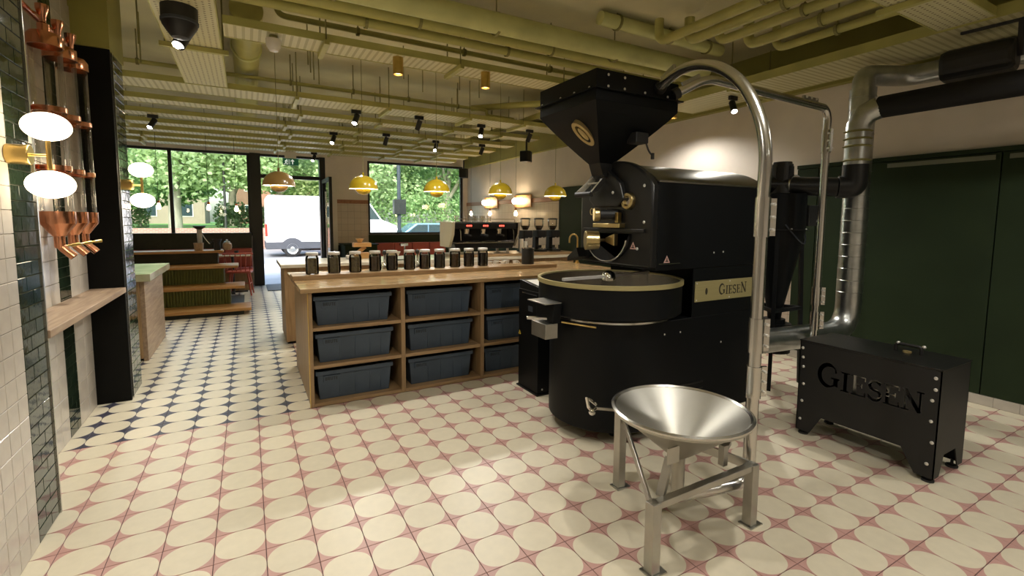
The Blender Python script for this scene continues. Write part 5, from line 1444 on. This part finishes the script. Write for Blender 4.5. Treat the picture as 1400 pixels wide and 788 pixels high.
MB().tube(bez([(2.385, 3.30, 0.06), (2.5, 3.28, 0.01), (2.55, 3.25, 0.02), (2.6, 3.1, 0.09)], 8), 0.009, 8).build('cable', 'rubber', CB, True)

# ---- cyclone dust collector and its ducts
CY = thing('cyclone_collector', 'black cone shaped cyclone collector with motor behind the roaster', 'cyclone', (3.95, 2.75, 0))
cx_, cy_ = 4.16, 2.52
MB().lathe([(0.0, 1.72), (0.20, 1.72), (0.205, 1.715), (0.205, 1.40), (0.205, 1.395), (0.06, 0.66), (0.055, 0.60), (0.0, 0.60)], (cx_, cy_, 0), 32).build('cone_body', 'machine_black', CY, True)
MB().lathe([(0.205, 1.40), (0.225, 1.40), (0.225, 1.41), (0.205, 1.41)], (cx_, cy_, 0), 32, close=True).build('flange', 'machine_gloss', CY, True)
MB().cyl((cx_, cy_, 1.7205), (cx_, cy_, 1.80), 0.10, n=20).cyl((cx_, cy_, 1.80), (cx_, cy_, 1.98), 0.085, n=20).cyl((cx_, cy_, 1.98), (cx_, cy_, 2.0), 0.075, n=20).build('motor', 'black_plastic', CY, True)
for k in range(10):
    a = 2 * pi * k / 10
    MB().bar((cx_ + 0.088 * cos(a), cy_ + 0.088 * sin(a), 1.81), (cx_ + 0.088 * cos(a), cy_ + 0.088 * sin(a), 1.96), 0.006, 0.006).build('cooling_fin', 'black_plastic', CY)
MB().cyl((3.425, 2.56, 1.62), (cx_, cy_, 1.62), 0.10, n=22).build('inlet_duct', 'machine_black', CY, True)
MB().cyl((cx_ - 0.08, cy_ + 0.1, 1.80), (4.36, 2.16, 1.77), 0.08, n=22).build('outlet_duct', 'machine_gloss', CY, True)
MB().lathe([(0.086, -0.015), (0.096, -0.015), (0.096, 0.015), (0.086, 0.015)], (cx_ + 0.04, cy_ - 0.09, 1.79), 22, 'y', True).build('duct_clamp', 'steel', CY, True)
MB().box(cx_ + 0.10, cx_ + 0.33, cy_ - 0.20, cy_ - 0.10, 1.44, 1.62).build('junction_box', 'black_plastic', CY, bevel=0.005)
triangle((cx_ + 0.235, cy_ - 0.2005, 1.475), 0.024, 'y', 'screw_white', CY)
for k in range(8):
    a = 2 * pi * k / 8 + 0.2
    MB().ball((cx_ + 0.217 * cos(a), cy_ + 0.217 * sin(a), 1.413), 0.008, 8, 5).build('flange_bolt', 'screw_white', CY, True)
MB().tube(bez([(cx_ - 0.16, cy_ - 0.15, 1.45), (cx_ - 0.05, cy_ - 0.26, 1.25), (cx_ + 0.08, cy_ - 0.2, 1.25), (cx_ + 0.2, cy_ - 0.12, 1.36)], 12), 0.006, 8).build('cable', 'trim_grey', CY, True)
MB().cyl((cx_, cy_, 0.60), (cx_, cy_, 0.56), 0.09, n=20).cyl((cx_, cy_, 0.30), (cx_, cy_, 0.56), 0.14, n=24).build('dust_bin', 'machine_black', CY, True)
for k in range(3):
    a = 2 * pi * k / 3 + 1.55
    MB().bar((cx_ + 0.20 * cos(a), cy_ + 0.20 * sin(a), 1.39), (cx_ + 0.26 * cos(a), cy_ + 0.26 * sin(a), 0.0), 0.03, 0.03).build('leg', 'machine_black', CY)
for k in range(3):
    a = 2 * pi * k / 3 + 1.55; b = a + 2 * pi / 3
    MB().bar((cx_ + 0.235 * cos(a), cy_ + 0.235 * sin(a), 0.70), (cx_ + 0.235 * cos(b), cy_ + 0.235 * sin(b), 0.70), 0.03, 0.03).build('leg_brace', 'machine_black', CY)

def seams(par, x, y, zs, r, m='zinc'):
    for z in zs:
        MB().lathe([(r - 0.0005, z - 0.003), (r + 0.003, z), (r - 0.0005, z + 0.003)], (x, y, 0), 24).build('spiral_seam', m, par, True)
SD = thing('spiral_duct', 'galvanised spiral duct rising from a floor level elbow to the ceiling', 'duct', (4.62, 2.15, 0))
sx, sy, sr = 4.66, 2.155, 0.098
path = bend([(3.425, 2.32, 0.50), (4.15, 2.22, 0.50), (sx, sy, 0.50), (sx, sy, 1.1)], 0.28, 10)
MB().tube(path, sr, 24).build('floor_elbow', 'zinc', SD, True)
MB().tube([(sx, sy, 0.85), (sx, sy, 2.615)], sr - 0.001, 24).build('vertical_run', 'zinc', SD, True)
seams(SD, sx, sy, [0.86 + 0.105 * k for k in range(17)], sr)
MB().tube(bend([(sx, sy, 2.60), (sx, sy, 2.73), (5.02, 1.97, 2.73), (5.03, -1.5, 2.73)], 0.12, 8), sr - 0.014, 24).build('ceiling_elbow', 'zinc', SD, True)
BD = thing('exhaust_duct', 'exhaust duct with steel bend turning into a long black pipe on the right wall', 'duct', (4.5, 2.2, 1.7))
ax, ay = 4.43, 2.065
MB().tube(bend([(4.36, 2.16, 1.77), (ax, ay + 0.0, 1.765), (ax, ay, 1.95)], 0.10, 6), 0.093, 22).build('black_elbow', 'machine_gloss', BD, True)
MB().tube([(ax, ay, 1.95), (ax, ay, 2.20)], 0.088, 22).build('flue_section', 'zinc', BD, True)
MB().tube([(ax, ay, 2.20), (ax, ay, 2.27), (ax + 0.01, ay - 0.05, 2.36), (ax + 0.03, ay - 0.13, 2.395)], 0.089, 22).build('segmented_bend', 'zinc', BD, True)
for z in (1.985, 2.10, 2.16, 2.22):
    MB().lathe([(0.088, z - 0.009), (0.103, z), (0.088, z + 0.009)], (ax, ay, 0), 24).build('clamp_ring', 'rod_olive', BD, True)
MB().tube([(ax + 0.03, ay - 0.13, 2.395), (ax + 0.13, -1.6, 2.41)], 0.086, 22).build('insulated_pipe', 'black_matt', BD, True)

# ================================================================== LEFT SIDE
sh = thing('oak_shelf', 'greyed oak shelf spanning the tiled recess below the copper dispensers', 'shelf', (-0.95, 3.9, 0.88))
MB().box(XRC + 0.002, XL + 0.012, 3.064, 4.718, 0.882, 0.922).build('board', 'oak_grey', sh, bevel=0.003)
MB().box(XRC + 0.002, XL - 0.06, 4.58, 4.62, 0.850, 0.8815).build('bracket', 'steel_frame', sh)
# bean dispensers: clear tubes with copper fittings
def make_silo():
    t = thing('bean_dispenser', 'd', 'bean dispenser', (0, 0, 0), 'copper bean dispensers in the recess')
    r = 0.073
    MB().lathe([(r, 1.47), (r, 2.47)], (0, 0, 0), 28).build('clear_tube', 'tube_glass', t, True)
    for z in (1.755, 2.085):
        MB().lathe([(r + .0005, z - .014), (r + .006, z - .014), (r + .006, z + .014), (r + .0005, z + .014)], (0, 0, 0), 28, close=True).build('copper_band', 'copper', t, True)
        MB().box(-0.10, -r - 0.003, -0.012, 0.012, z - .01, z + .01).build('band_bracket', 'copper', t)
    MB().lathe([(r + .0005, 2.435), (r + .008, 2.435), (r + .008, 2.485), (r * .9, 2.51), (r * .6, 2.515), (0.0, 2.515)], (0, 0, 0), 28).build('top_cap', 'copper', t, True)
    MB().lathe([(0.022, 2.5155), (0.028, 2.5155), (0.028, 2.56), (0.0, 2.565)], (0, 0, 0), 16).build('cap_knob', 'copper', t, True)
    MB().lathe([(r + .0005, 1.505), (r + .007, 1.505), (r + .007, 1.435), (r + .005, 1.43), (0.034, 1.365), (0.030, 1.36), (0.0, 1.36)], (0, 0, 0), 28).build('hopper_cone', 'copper', t, True)
    MB().lathe([(0.026, 1.361), (0.026, 1.30), (0.022, 1.29)], (0, 0, 0), 18).build('outlet_pipe', 'copper', t, True)
    MB().tube([(0.0, 0, 1.31), (0.015, 0, 1.285), (0.06, 0, 1.235)], 0.022, 14).build('spout', 'copper', t, True)
    MB().cyl((0.01, 0.0, 1.30), (0.045, 0.03, 1.305), 0.006, n=10).cyl((0.045, 0.03, 1.305), (0.075, 0.055, 1.31), 0.010, 0.012, n=12).build('tap_handle', 'brass', t, True)
    return t
silo = make_silo()
for i, y in enumerate((3.72, 3.97, 4.21)):
    o = silo if i == 0 else copy_tree(silo)
    o.location = (-0.965, y, 0)
    o['label'] = ['clear tube bean dispenser with copper spout behind the twin globe lamp', 'clear tube bean dispenser with copper spout in the middle', 'clear tube bean dispenser with copper spout nearest the black reveal'][i]
ORG[silo.name] = (0, 0, 0)
mf = thing('copper_manifold', 'copper pipework with funnels above the bean dispensers', 'pipework', (-1.0, 3.8, 2.6))
MB().tube(bend([(-1.02, 3.30, 2.62), (-1.02, 4.30, 2.62)], 0.05), 0.018, 12).build('pipe_run', 'copper', mf, True)
for y in (3.72, 3.97, 4.21):
    MB().lathe([(0.014, 2.57), (0.016, 2.60), (0.03, 2.64), (0.03, 2.665), (0.027, 2.665), (0.027, 2.64), (0.012, 2.60)], (-0.965, y, 0), 18, close=True).build('filling_funnel', 'copper', mf, True)
    MB().bar((-1.02, y, 2.62), (-0.965, y, 2.61), 0.012, 0.012).build('arm', 'copper', mf)
bar_ = MB().box(-1.07, -1.05, 3.30, 4.30, 1.74, 1.77).box(-1.07, -1.05, 3.30, 4.30, 2.07, 2.10).build('wall_rail', 'copper', mf)

def globe_lamp(x, y, label, r=0.082, back=None):
    t = thing('twin_globe_lamp', label, 'wall lamp', (x, y, 1.73), 'brass wall lamps with two globes')
    MB().cyl((XL + 0.001, y, 1.735), (XL + 0.075, y, 1.735), 0.042, n=24).build('wall_mount', 'brass', t, True, 0.003)
    MB().cyl((XL + 0.075, y, 1.735), (x, y, 1.735), 0.006, n=10).build('arm', 'brass', t, True)
    MB().cyl((x, y, 1.60), (x, y, 1.86), 0.009, n=12).build('stem', 'brass', t, True)
    for z in (1.858, 1.612):
        MB().ball((x, y, z), (r, r, r * 0.72), 26, 16).build('glass_globe', 'white_lamp', t, True)
globe_lamp(-0.735, 2.78, 'brass wall lamp with two glowing oval globes on the near green pilaster')
globe_lamp(-0.735, 4.86, 'brass wall lamp with two glowing oval globes on the far green pilaster')

# ---- side bar with marble top
sb = thing('side_bar', 'oak clad side bar with greenish marble top beyond the far pilaster', 'counter', (-1.4, 6.6, 0))
MB().box(-2.2, -0.865, 5.86, 7.22, 0.835, 0.91).build('marble_top', 'marble_green', sb, bevel=0.004)
MB().box(-2.1, -0.975, 5.955, 7.15, 0.03, 0.834).build('body', 'oak_z', sb, bevel=0.003)
MB().box(-0.9745, -0.935, 5.975, 7.15, 0.0, 0.834).build('side_cladding', 'oak_grey', sb, bevel=0.002)
MB().box(-2.1, -1.0, 6.0, 7.1, 0.0, 0.029).build('plinth', 'black_panel', sb)
tl = thing('glow_point', 'small glowing point on the marble side bar', 'candle', (-1.14, 6.1, 0.911))
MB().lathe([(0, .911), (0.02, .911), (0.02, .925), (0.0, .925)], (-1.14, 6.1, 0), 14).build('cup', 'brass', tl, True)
MB().lathe([(0, .9255), (0.006, .931), (0.004, .940), (0.0, .950)], (-1.14, 6.1, 0), 10).build('glow_tip', 'bulb_glow', tl, True)  # small glowing tip on a brass disc, a bright point on the marble

# ---- tiered seating
TS = thing('tiered_seating', 'stepped seating with green ribbed fronts and oak treads before the left window', 'tiered seating', (-1.4, 9.2, 0))
MB().box(-2.9, -0.09, 8.27, 10.0, 0.0, 0.058).build('plinth', 'dark_upholstery', TS)
treads = [(8.225, 8.78, 0.060, 0.105, 0.015), (8.66, 9.24, 0.355, 0.395, -0.07), (9.11, 9.68, 0.645, 0.685, -0.155), (9.56, 9.98, 0.875, 0.915, -0.38)]
for i, (a, b, z0, z1, xr) in enumerate(treads):
    MB().box(-2.9, xr, a, b, z0, z1).build('oak_tread', 'oak_warm', TS, bevel=0.004)
ris = [(8.72, 0.106, 0.354, -0.27), (9.17, 0.396, 0.644, -0.365), (9.62, 0.686, 0.874, -0.465)]
for i, (y, z0, z1, xr) in enumerate(ris):
    r_ = MB().box(-2.9, xr, y + 0.012, y + 0.36, z0, z1).build('riser', 'dark_upholstery' if i == 2 else 'green_rib', TS)
    if i < 2:
        n = 0
        x = xr - 0.02
        while x > -1.75:
            MB().prism([(x - .017, y + .012), (x - .012, y - .002), (x + .012, y - .002), (x + .017, y + .012)], 'xy', z0 + .002, z1 - .002).build('rib', 'green_rib', r_); x -= 0.04
    else:
        pass
bk = thing('window_bench', 'red upholstered bench with dark back under the left window', 'bench', (-1.4, 11.4, 0))
MB().box(-2.95, 0.08, 11.46, 11.72, 0.78, 1.165).build('dark_back', 'dark_upholstery', bk, bevel=0.01)
for k in range(6):
    MB().box(-2.95 + .505 * k, -2.95 + .505 * (k + 1) - .006, 11.36, 11.455, 0.46, 0.85).build('red_cushion_back', 'red_leather', bk, bevel=0.02)
MB().box(-2.95, 0.08, 11.0, 11.455, 0.38, 0.459).build('seat', 'red_leather', bk, bevel=0.02)
MB().box(-2.95, 0.06, 11.06, 11.45, 0.0, 0.379).build('seat_base', 'oak_z', bk)
# cafe table and red spindle chair
tb = thing('cafe_table', 'pale square cafe table in front of the red window bench', 'table', (-0.25, 10.75, 0))
MB().box(-0.62, 0.06, 10.50, 11.10, 0.735, 0.762).build('table_top', 'stone_pale', tb, bevel=0.004)
MB().cyl((-0.28, 10.8, 0.02), (-0.28, 10.8, 0.735), 0.03, n=14).build('column', 'frame_dark', tb, True)
MB().bar((-0.53, 10.8, 0.015), (-0.03, 10.8, 0.015), 0.06, 0.028).bar((-0.28, 10.55, 0.015), (-0.28, 11.05, 0.015), 0.06, 0.028).build('cross_foot', 'frame_dark', tb)
cu = tag(MB().lathe([(0, .763), (0.035, .763), (0.038, .84), (0.034, .84), (0.032, .77), (0, .77)], (-0.2, 10.72, 0), 18).build('candle_glass', 'black_plastic', None, True), 'dark tumbler on the pale cafe table', 'tumbler')
def make_chair(label):
    t = thing('spindle_chair', label, 'chair', (0, 0, 0))
    MB().prism([(-.20, -.19), (.20, -.19), (.22, .0), (.20, .20), (.10, .22), (-.10, .22), (-.20, .20), (-.22, 0)], 'xy', 0.435, 0.47).build('seat', 'red_paint', t, bevel=0.008)
    for sx, sy in ((-1, -1), (1, -1), (-1, 1), (1, 1)):
        MB().tube([(0.14 * sx, 0.13 * sy, 0.436), (0.20 * sx, 0.20 * sy, 0.0)], [0.019, 0.013], 10).build('leg', 'red_paint', t, True)
    for sx in (-1, 1):
        MB().cyl((0.172 * sx, -.165, 0.22), (0.172 * sx, .165, 0.22), 0.009, n=8).build('stretcher', 'red_paint', t, True)
    MB().cyl((-.172, 0, 0.22), (.172, 0, 0.22), 0.009, n=8).build('stretcher', 'red_paint', t, True)
    n = 6
    tops = []
    for k in range(n):
        a = -0.19 + 0.38 * k / (n - 1)
        y0 = -.165 + 0.02 * abs(k - 2.5) / 2.5; 
        q = (a * 1.15, -.235 + 0.03 * abs(k - 2.5) / 2.5, 0.80)
        MB().cyl((a * .95, y0, 0.47), q, 0.008, n=8).build('spindle', 'red_paint', t, True); tops.append(q)
    MB().tube([(-.25, -.20, .80)] + [(q[0], q[1], .81) for q in tops] + [(.25, -.20, .80)], 0.017, 10).build('top_rail', 'red_paint', t, True)
    return t
chr_ = make_chair('red painted spindle back chair at the pale cafe table')
chr_.location = (-0.15, 10.42, 0.0); chr_.rotation_euler = (0, 0, radians(-6))
# things on the top tread
lv = thing('lever_press', 'tall hand lever coffee press on the top oak tread', 'coffee press', (-0.72, 9.75, 0.9155))
lx, ly, lz = -0.74, 9.72, 0.9155
MB().lathe([(0, lz), (0.065, lz), (0.075, lz + .13), (0.07, lz + .13), (0.06, lz + .01), (0, lz + .01)], (lx, ly, 0), 20).build('base_cup', 'oak_grey', lv, True)
MB().cyl((lx + .02, ly, lz + .02), (lx + .02, ly, lz + .36), 0.035, 0.04, n=16).build('column', 'steel_frame', lv, True)
MB().lathe([(0.035, lz + .36), (0.09, lz + .40), (0.095, lz + .42), (0.0, lz + .42)], (lx + .02, ly, 0), 20).build('hopper_top', 'black_plastic', lv, True)
MB().tube(bend([(lx + .05, ly, lz + .30), (lx + .10, ly, lz + .20), (lx + .16, ly, lz + .11)], .04), 0.008, 8).build('lever', 'chrome', lv, True)
jg = thing('milk_jug', 'black pouring jug on the top oak tread', 'jug', (-0.47, 9.72, lz))
MB().lathe([(0, lz), (0.05, lz), (0.055, lz + .04), (0.045, lz + .12), (0.075, lz + .19), (0.07, lz + .19), (0.04, lz + .12), (0.05, lz + .04), (0, lz + .01)], (-0.47, 9.72, 0), 20).build('body', 'black_plastic', jg, True)
MB().tube(bend([(-0.52, 9.72, lz + .14), (-0.56, 9.72, lz + .13), (-0.52, 9.72, lz + .04)], .03), 0.009, 8).build('jug_handle', 'black_plastic', jg, True)
tn = thing('sugar_jar', 'small round copper jar with lid on the top oak tread', 'jar', (-0.26 - .12, 9.72, lz))
MB().lathe([(0, lz), (0.06, lz), (0.075, lz + .05), (0.07, lz + .11), (0.05, lz + .13), (0, lz + .13)], (-0.42 + .1, 9.72, 0), 20).build('body', 'oak_grey', tn, True)
MB().lathe([(0, lz + .131), (0.05, lz + .131), (0.045, lz + .15), (0.015, lz + .155), (0.02, lz + .18), (0, lz + .185)], (-0.42 + .1, 9.72, 0), 20).build('lid', 'steel_frame', tn, True)

# ---- red bench under the car window, green unit on the pier side
rbn = thing('corner_bench', 'red upholstered bench under the window with the parked car', 'bench', (3.8, 11.4, 0))
for k in range(4):
    MB().box(2.7 + .45 * k, 2.7 + .45 * (k + 1) - .006, 11.52, 11.72, 0.46, 0.90).build('red_cushion_back', 'red_leather', rbn, bevel=0.02)
MB().box(2.7, 4.5, 11.1, 11.515, 0.36, 0.459).build('seat', 'red_leather', rbn, bevel=0.02)
MB().box(2.72, 4.48, 11.15, 11.5, 0.0, 0.359).build('seat_base', 'oak_z', rbn)
gu = thing('green_sideboard', 'green sideboard in front of the tiled pier', 'sideboard', (2.2, 11.3, 0))
MB().box(1.9, 2.62, 11.05, 11.70, 0.05, 0.88).build('body', 'panel_green', gu, bevel=0.004)
MB().box(1.87, 2.65, 11.02, 11.71, 0.881, 0.905).build('top', 'panel_green', gu, bevel=0.003)
for a in (1.905, 2.263):
    dr_ = MB().box(a, a + .35, 11.032, 11.049, 0.07, 0.86).build('cabinet_door', 'panel_green', gu, bevel=0.003)
    MB().ball((a + .04, 11.022, .7), .012, 10, 6).build('knob', 'brass', dr_, True)
MB().box(1.92, 2.6, 11.08, 11.68, 0.0, 0.049).build('plinth', 'black_panel', gu)

# ================================================================== OUTSIDE
struct(MB().box(-40, 45, YB + 0.22, 17.5, -0.2, -0.03).build('pavement', 'pavement'), 'pale pavement in front of the shop')
struct(MB().box(-40, 45, 17.5, 28.0, -0.3, -0.12).build('road', 'asphalt'), 'street beyond the pavement')
struct(MB().box(-60, 70, 28.5, 90, -0.2, 0.86).build('park_lawn', 'grass'), 'grass of the park across the street')
bw = tag(MB().box(-40, 45, 28.2, 28.49, -0.12, 0.97).build('park_wall', 'brick_outside'), 'low brick wall along the park across the street', 'wall')
# parked van
VN = thing('white_van', 'white panel van parked across the door', 'van', (3.0, 22.4, -0.12))
vx0, vx1, vy0, vy1 = 0.66, 6.1, 21.55, 23.5
zg = -0.12
prof = [(vx0, 0.38), (vx0 + .03, 2.32), (vx0 + .12, 2.42), (4.2, 2.44), (4.75, 2.30), (5.35, 1.45), (6.0, 1.20), (6.12, 0.9), (6.12, 0.38)]
MB().prism(prof, 'xz', vy0, vy1).build('van_body', 'van_white', VN, bevel=0.05)
MB().prism([(vx0 - .02, 0.22), (vx0 - .02, 0.52), (6.14, 0.52), (6.14, 0.22)], 'xz', vy0 - .015, vy1 + .015).build('lower_skirt', 'trim_grey', VN, bevel=0.02)
MB().prism([(4.35, 1.45), (4.55, 2.22), (4.8, 2.12), (5.25, 1.47)], 'xz', vy0 - .006, vy0 + .01).build('cab_window', 'car_glass', VN)
for k in (1.75, 3.1):
    MB().box(k, k + .012, vy0 - .004, vy0 + .01, 0.6, 2.3).build('panel_seam', 'trim_grey', VN)
MB().box(vx0 - .03, vx0 + .06, vy0 - .02, vy0 + .14, 0.75, 1.25).build('tail_lamp', 'lamp_red', VN, bevel=0.01)
for wx in (1.62, 5.3):
    for wy in (vy0 + .08, vy1 - .08):
        s = -1 if wy < 22 else 1
        w = MB().lathe([(0.0, -.10), (0.30, -.10), (0.345, -.07), (0.345, .07), (0.30, .10), (0.0, .10)], (wx, wy, zg + 0.345), 28, 'y').build('tyre', 'tyre', VN, True)
        MB().lathe([(0.0, s * .112), (0.08, s * .112), (0.10, s * .104), (0.20, s * .104), (0.215, s * .114), (0.225, s * .101)], (wx, wy, zg + 0.345), 24, 'y').build('wheel_rim', 'zinc', w, True)
    MB().prism([(wx + .46 * cos(radians(a)), 0.225 + .46 * sin(radians(a))) for a in range(0, 181, 12)], 'xz', vy0 - .03, vy0 + .02).build('wheel_arch', 'trim_grey', VN)
def car(x, y, m, label, flip=1, L=4.2):
    t = thing('parked_car', label, 'car', (x, y, zg))
    P = lambda u: x + flip * u
    body = [(P(-L / 2), 0.12), (P(-L / 2), 0.62), (P(-L / 2 + .9), 0.78), (P(L / 2 - .25), 0.80), (P(L / 2), 0.62), (P(L / 2), 0.12)]
    cab = [(P(-L / 2 + .8), 0.78), (P(-L / 2 + 1.5), 1.28), (P(L / 2 - 1.0), 1.30), (P(L / 2 - .3), 0.80)]
    MB().prism(body, 'xz', y - .85, y + .85).build('car_body', m, t, bevel=0.06)
    MB().prism(cab, 'xz', y - .74, y + .74).build('cabin', m, t, bevel=0.05)
    MB().prism([(P(-L / 2 + 1.05), 0.83), (P(-L / 2 + 1.55), 1.20), (P(0.0), 1.21), (P(0.0), 0.83)], 'xz', y - .75, y - .735).build('front_window', 'car_glass', t)
    MB().prism([(P(0.06), 0.83), (P(0.06), 1.21), (P(L / 2 - 1.05), 1.21), (P(L / 2 - .6), 0.83)], 'xz', y - .75, y - .735).build('rear_window', 'car_glass', t)
    for u in (-L / 2 + .8, L / 2 - .8):
        for wy in (y - .8, y + .8):
            MB().lathe([(0, -.09), (.27, -.09), (.30, -.06), (.30, .06), (.27, .09), (0, .09)], (P(u), wy, zg + .30), 22, 'y').build('wheel', 'tyre', t, True)
car(8.3, 24.6, 'car_blue', 'pale blue car parked beyond the right window')
car(12.8, 24.9, 'van_white', 'white car parked behind the blue car', -1)
car(3.9, 26.6, 'car_red', 'red car on the far side of the street beside the door leaf')
# sign post outside the right window
sg = thing('street_post', 'grey street post with a control box outside the right window', 'post', (4.9, 16.8, -0.03))
MB().cyl((4.55, 16.0, -0.03), (4.55, 16.0, 4.6), 0.06, n=14).build('pole', 'trim_grey', sg, True)
MB().box(4.36, 4.76, 15.88, 16.12, 1.65, 2.15).build('control_box', 'frame_dark', sg, bevel=0.01)
MB().cyl((4.55, 16.0, -0.03), (4.55, 16.0, 1.1), 0.09, n=14).build('base_sleeve', 'car_glass', sg, True)
lp = thing('street_lamp_post', 'slim dark lamp post in the park seen through the left window', 'post', (-2.0, 27, 0))
MB().cyl((-1.0, 30.0, 0.86), (-1.0, 30.0, 6.0), 0.07, 0.05, n=12).build('pole', 'frame_dark', lp, True)
MB().lathe([(0.05, 6.0), (0.2, 6.05), (0.16, 6.3), (0, 6.35)], (-1.0, 30, 0), 14).build('lantern', 'frame_dark', lp, True)
# houses behind the trees
def house(x, y, w, d, h, m, label, rows=3, cols=5):
    t = thing('house', label, 'building', (x, y, 0))
    MB().box(x - w / 2, x + w / 2, y, y + d, 0.86, h).build('walls', m, t)
    MB().prism([(x - w / 2 - .3, h), (x + w / 2 + .3, h), (x + w / 2 - 1.5, h + 1.8), (x - w / 2 + 1.5, h + 1.8)], 'xz', y - .3, y + d + .3).build('roof', 'render_dark', t)
    for r in range(rows):
        for c in range(cols):
            wx = x - w / 2 + (c + .5) * w / cols; wz = 1.6 + r * (h - .6) / rows
            f = MB().box(wx - .55, wx + .55, y - .05, y - .001, wz, wz + 1.5).build('window', 'porcelain', t)
            MB().box(wx - .47, wx + .47, y - .06, y - .0505, wz + .08, wz + 1.42).build('pane', 'car_glass', f)
house(-12, 62, 16, 8, 9, 'render_wall', 'pale rendered house across the park')
house(6, 66, 14, 8, 10, 'render_dark', 'brown house across the park behind the van')
house(34, 60, 18, 8, 8, 'render_wall', 'pale house across the park beyond the parked cars')
# trees and hedges
def leaves(rng, blobs, n, s):
    mb = MB()
    for k in range(n):
        c, r = rng.choice(blobs)
        v = Vector((rng.gauss(0, 1), rng.gauss(0, 1), rng.gauss(0, 1))).normalized() * (rng.random() ** 0.45)
        p = Vector(c) + Vector((v.x * r[0], v.y * r[1], v.z * r[2]))
        a = Vector((rng.gauss(0, 1), rng.gauss(0, 1), rng.gauss(0, .6))).normalized()
        b = a.cross(Vector((rng.gauss(0, 1), rng.gauss(0, 1), rng.gauss(0, 1)))).normalized()
        q = s * rng.uniform(.6, 1.3)
        mb.add([p - a * q, p + b * q * .55, p + a * q, p - b * q * .55], [(0, 1, 2, 3)])
    return mb
def tree(x, y, h, r, m, label, seed, n=2600, s=0.28, trunk=0.25, fork=True, low=0.35):
    rng = random.Random(seed)
    t = thing('park_tree', label, 'tree', (x, y, 0.86), 'trees across the street')
    tr = MB()
    top = Vector((x + rng.uniform(-.5, .5), y, h * .62))
    tr.tube([(x, y, 0.85), (x + rng.uniform(-.2, .2), y, h * .3), top], [trunk, trunk * .8, trunk * .4], 10)
    blobs = []
    for k in range(9):
        a = rng.uniform(0, 2 * pi); rr = r * rng.uniform(.25, .85)
        c = (x + rr * cos(a), y + rr * .7 * sin(a), h * rng.uniform(.30, .80))
        blobs.append((c, (r * rng.uniform(.35, .6), r * rng.uniform(.35, .55), r * rng.uniform(.25, .42))))
        if fork and k < 5:
            st_ = Vector((x, y, h * rng.uniform(.22, .45)))
            tr.tube(bez([st_, st_.lerp(Vector(c), .5) + Vector((0, 0, .6)), c], 6), [trunk * .5 * (1 - .12 * i) for i in range(7)], 8)
    tr.build('trunk', 'bark', t, True)
    f = leaves(rng, blobs, n, s).build('foliage', m, t)
    f['kind'] = 'stuff'
trees = [(-3.4, 31.5, 11, 5.2, 'leaf_light', 'broad light green tree with forked trunk in the left window', 0.34), (-9.5, 33, 10, 4.6, 'leaf_mid', 'leafy tree at the edge of the left window', 0.28), (1.8, 33, 11, 4.6, 'leaf_light', 'light green tree behind the white van', 0.26), (7.6, 31.5, 10, 4.8, 'leaf_light', 'light green tree with leaning trunk beyond the right window', 0.3),
         (13.5, 34, 11, 5.2, 'leaf_mid', 'mid green tree beyond the parked cars', 0.3), (19.5, 36, 12, 5.6, 'leaf_light', 'large light green tree at the edge of the right window', 0.32), (-1.0, 42, 12, 6.0, 'leaf_mid', 'mid green tree deeper in the park behind the lamp post', 0.3), (9.5, 44, 12, 6.5, 'leaf_mid', 'mid green tree deeper in the park behind the street post', 0.3), (-13, 45, 13, 7, 'leaf_light', 'tall light green tree deep in the park', 0.3), (20, 50, 13, 7.5, 'leaf_mid', 'wide mid green tree deep in the park', 0.3)]
for i, (x, y, h, r, m, lab, tk) in enumerate(trees):
    tree(x, y, h, r, m, lab, 11 + i, n=12000, s=0.15 if y < 40 else 0.25, trunk=tk)
def hedge(x0, x1, y, h, m, label, seed):
    rng = random.Random(seed)
    blobs = [((x0 + (x1 - x0) * (k + .5) / 8, y, 0.86 + h * .45), ((x1 - x0) / 12, 0.6, h * .55)) for k in range(8)]
    t = thing('hedge', label, 'hedge', ((x0 + x1) / 2, y, 0.86))
    f = leaves(rng, blobs, 5000, 0.11).build('foliage', m, t)
    f['kind'] = 'stuff'
    st2 = MB()
    for c, r in blobs: st2.cyl((c[0], c[1], 0.85), (c[0], c[1], 0.86 + h * .5), 0.06, 0.03, n=6)
    st2.build('stems', 'bark', t)
hedge(-12, -5.2, 36, 2.2, 'leaf_dark', 'dark hedge behind the lawn at the left window', 51)
hedge(-1.8, 5.5, 37, 1.8, 'leaf_dark', 'dark low hedge behind the white van', 52)
hedge(6.0, 18, 29.6, 2.6, 'leaf_mid', 'green hedge behind the parked blue car', 53)
hedge(18, 30, 31, 3.0, 'leaf_mid', 'green hedge beyond the white car', 54)
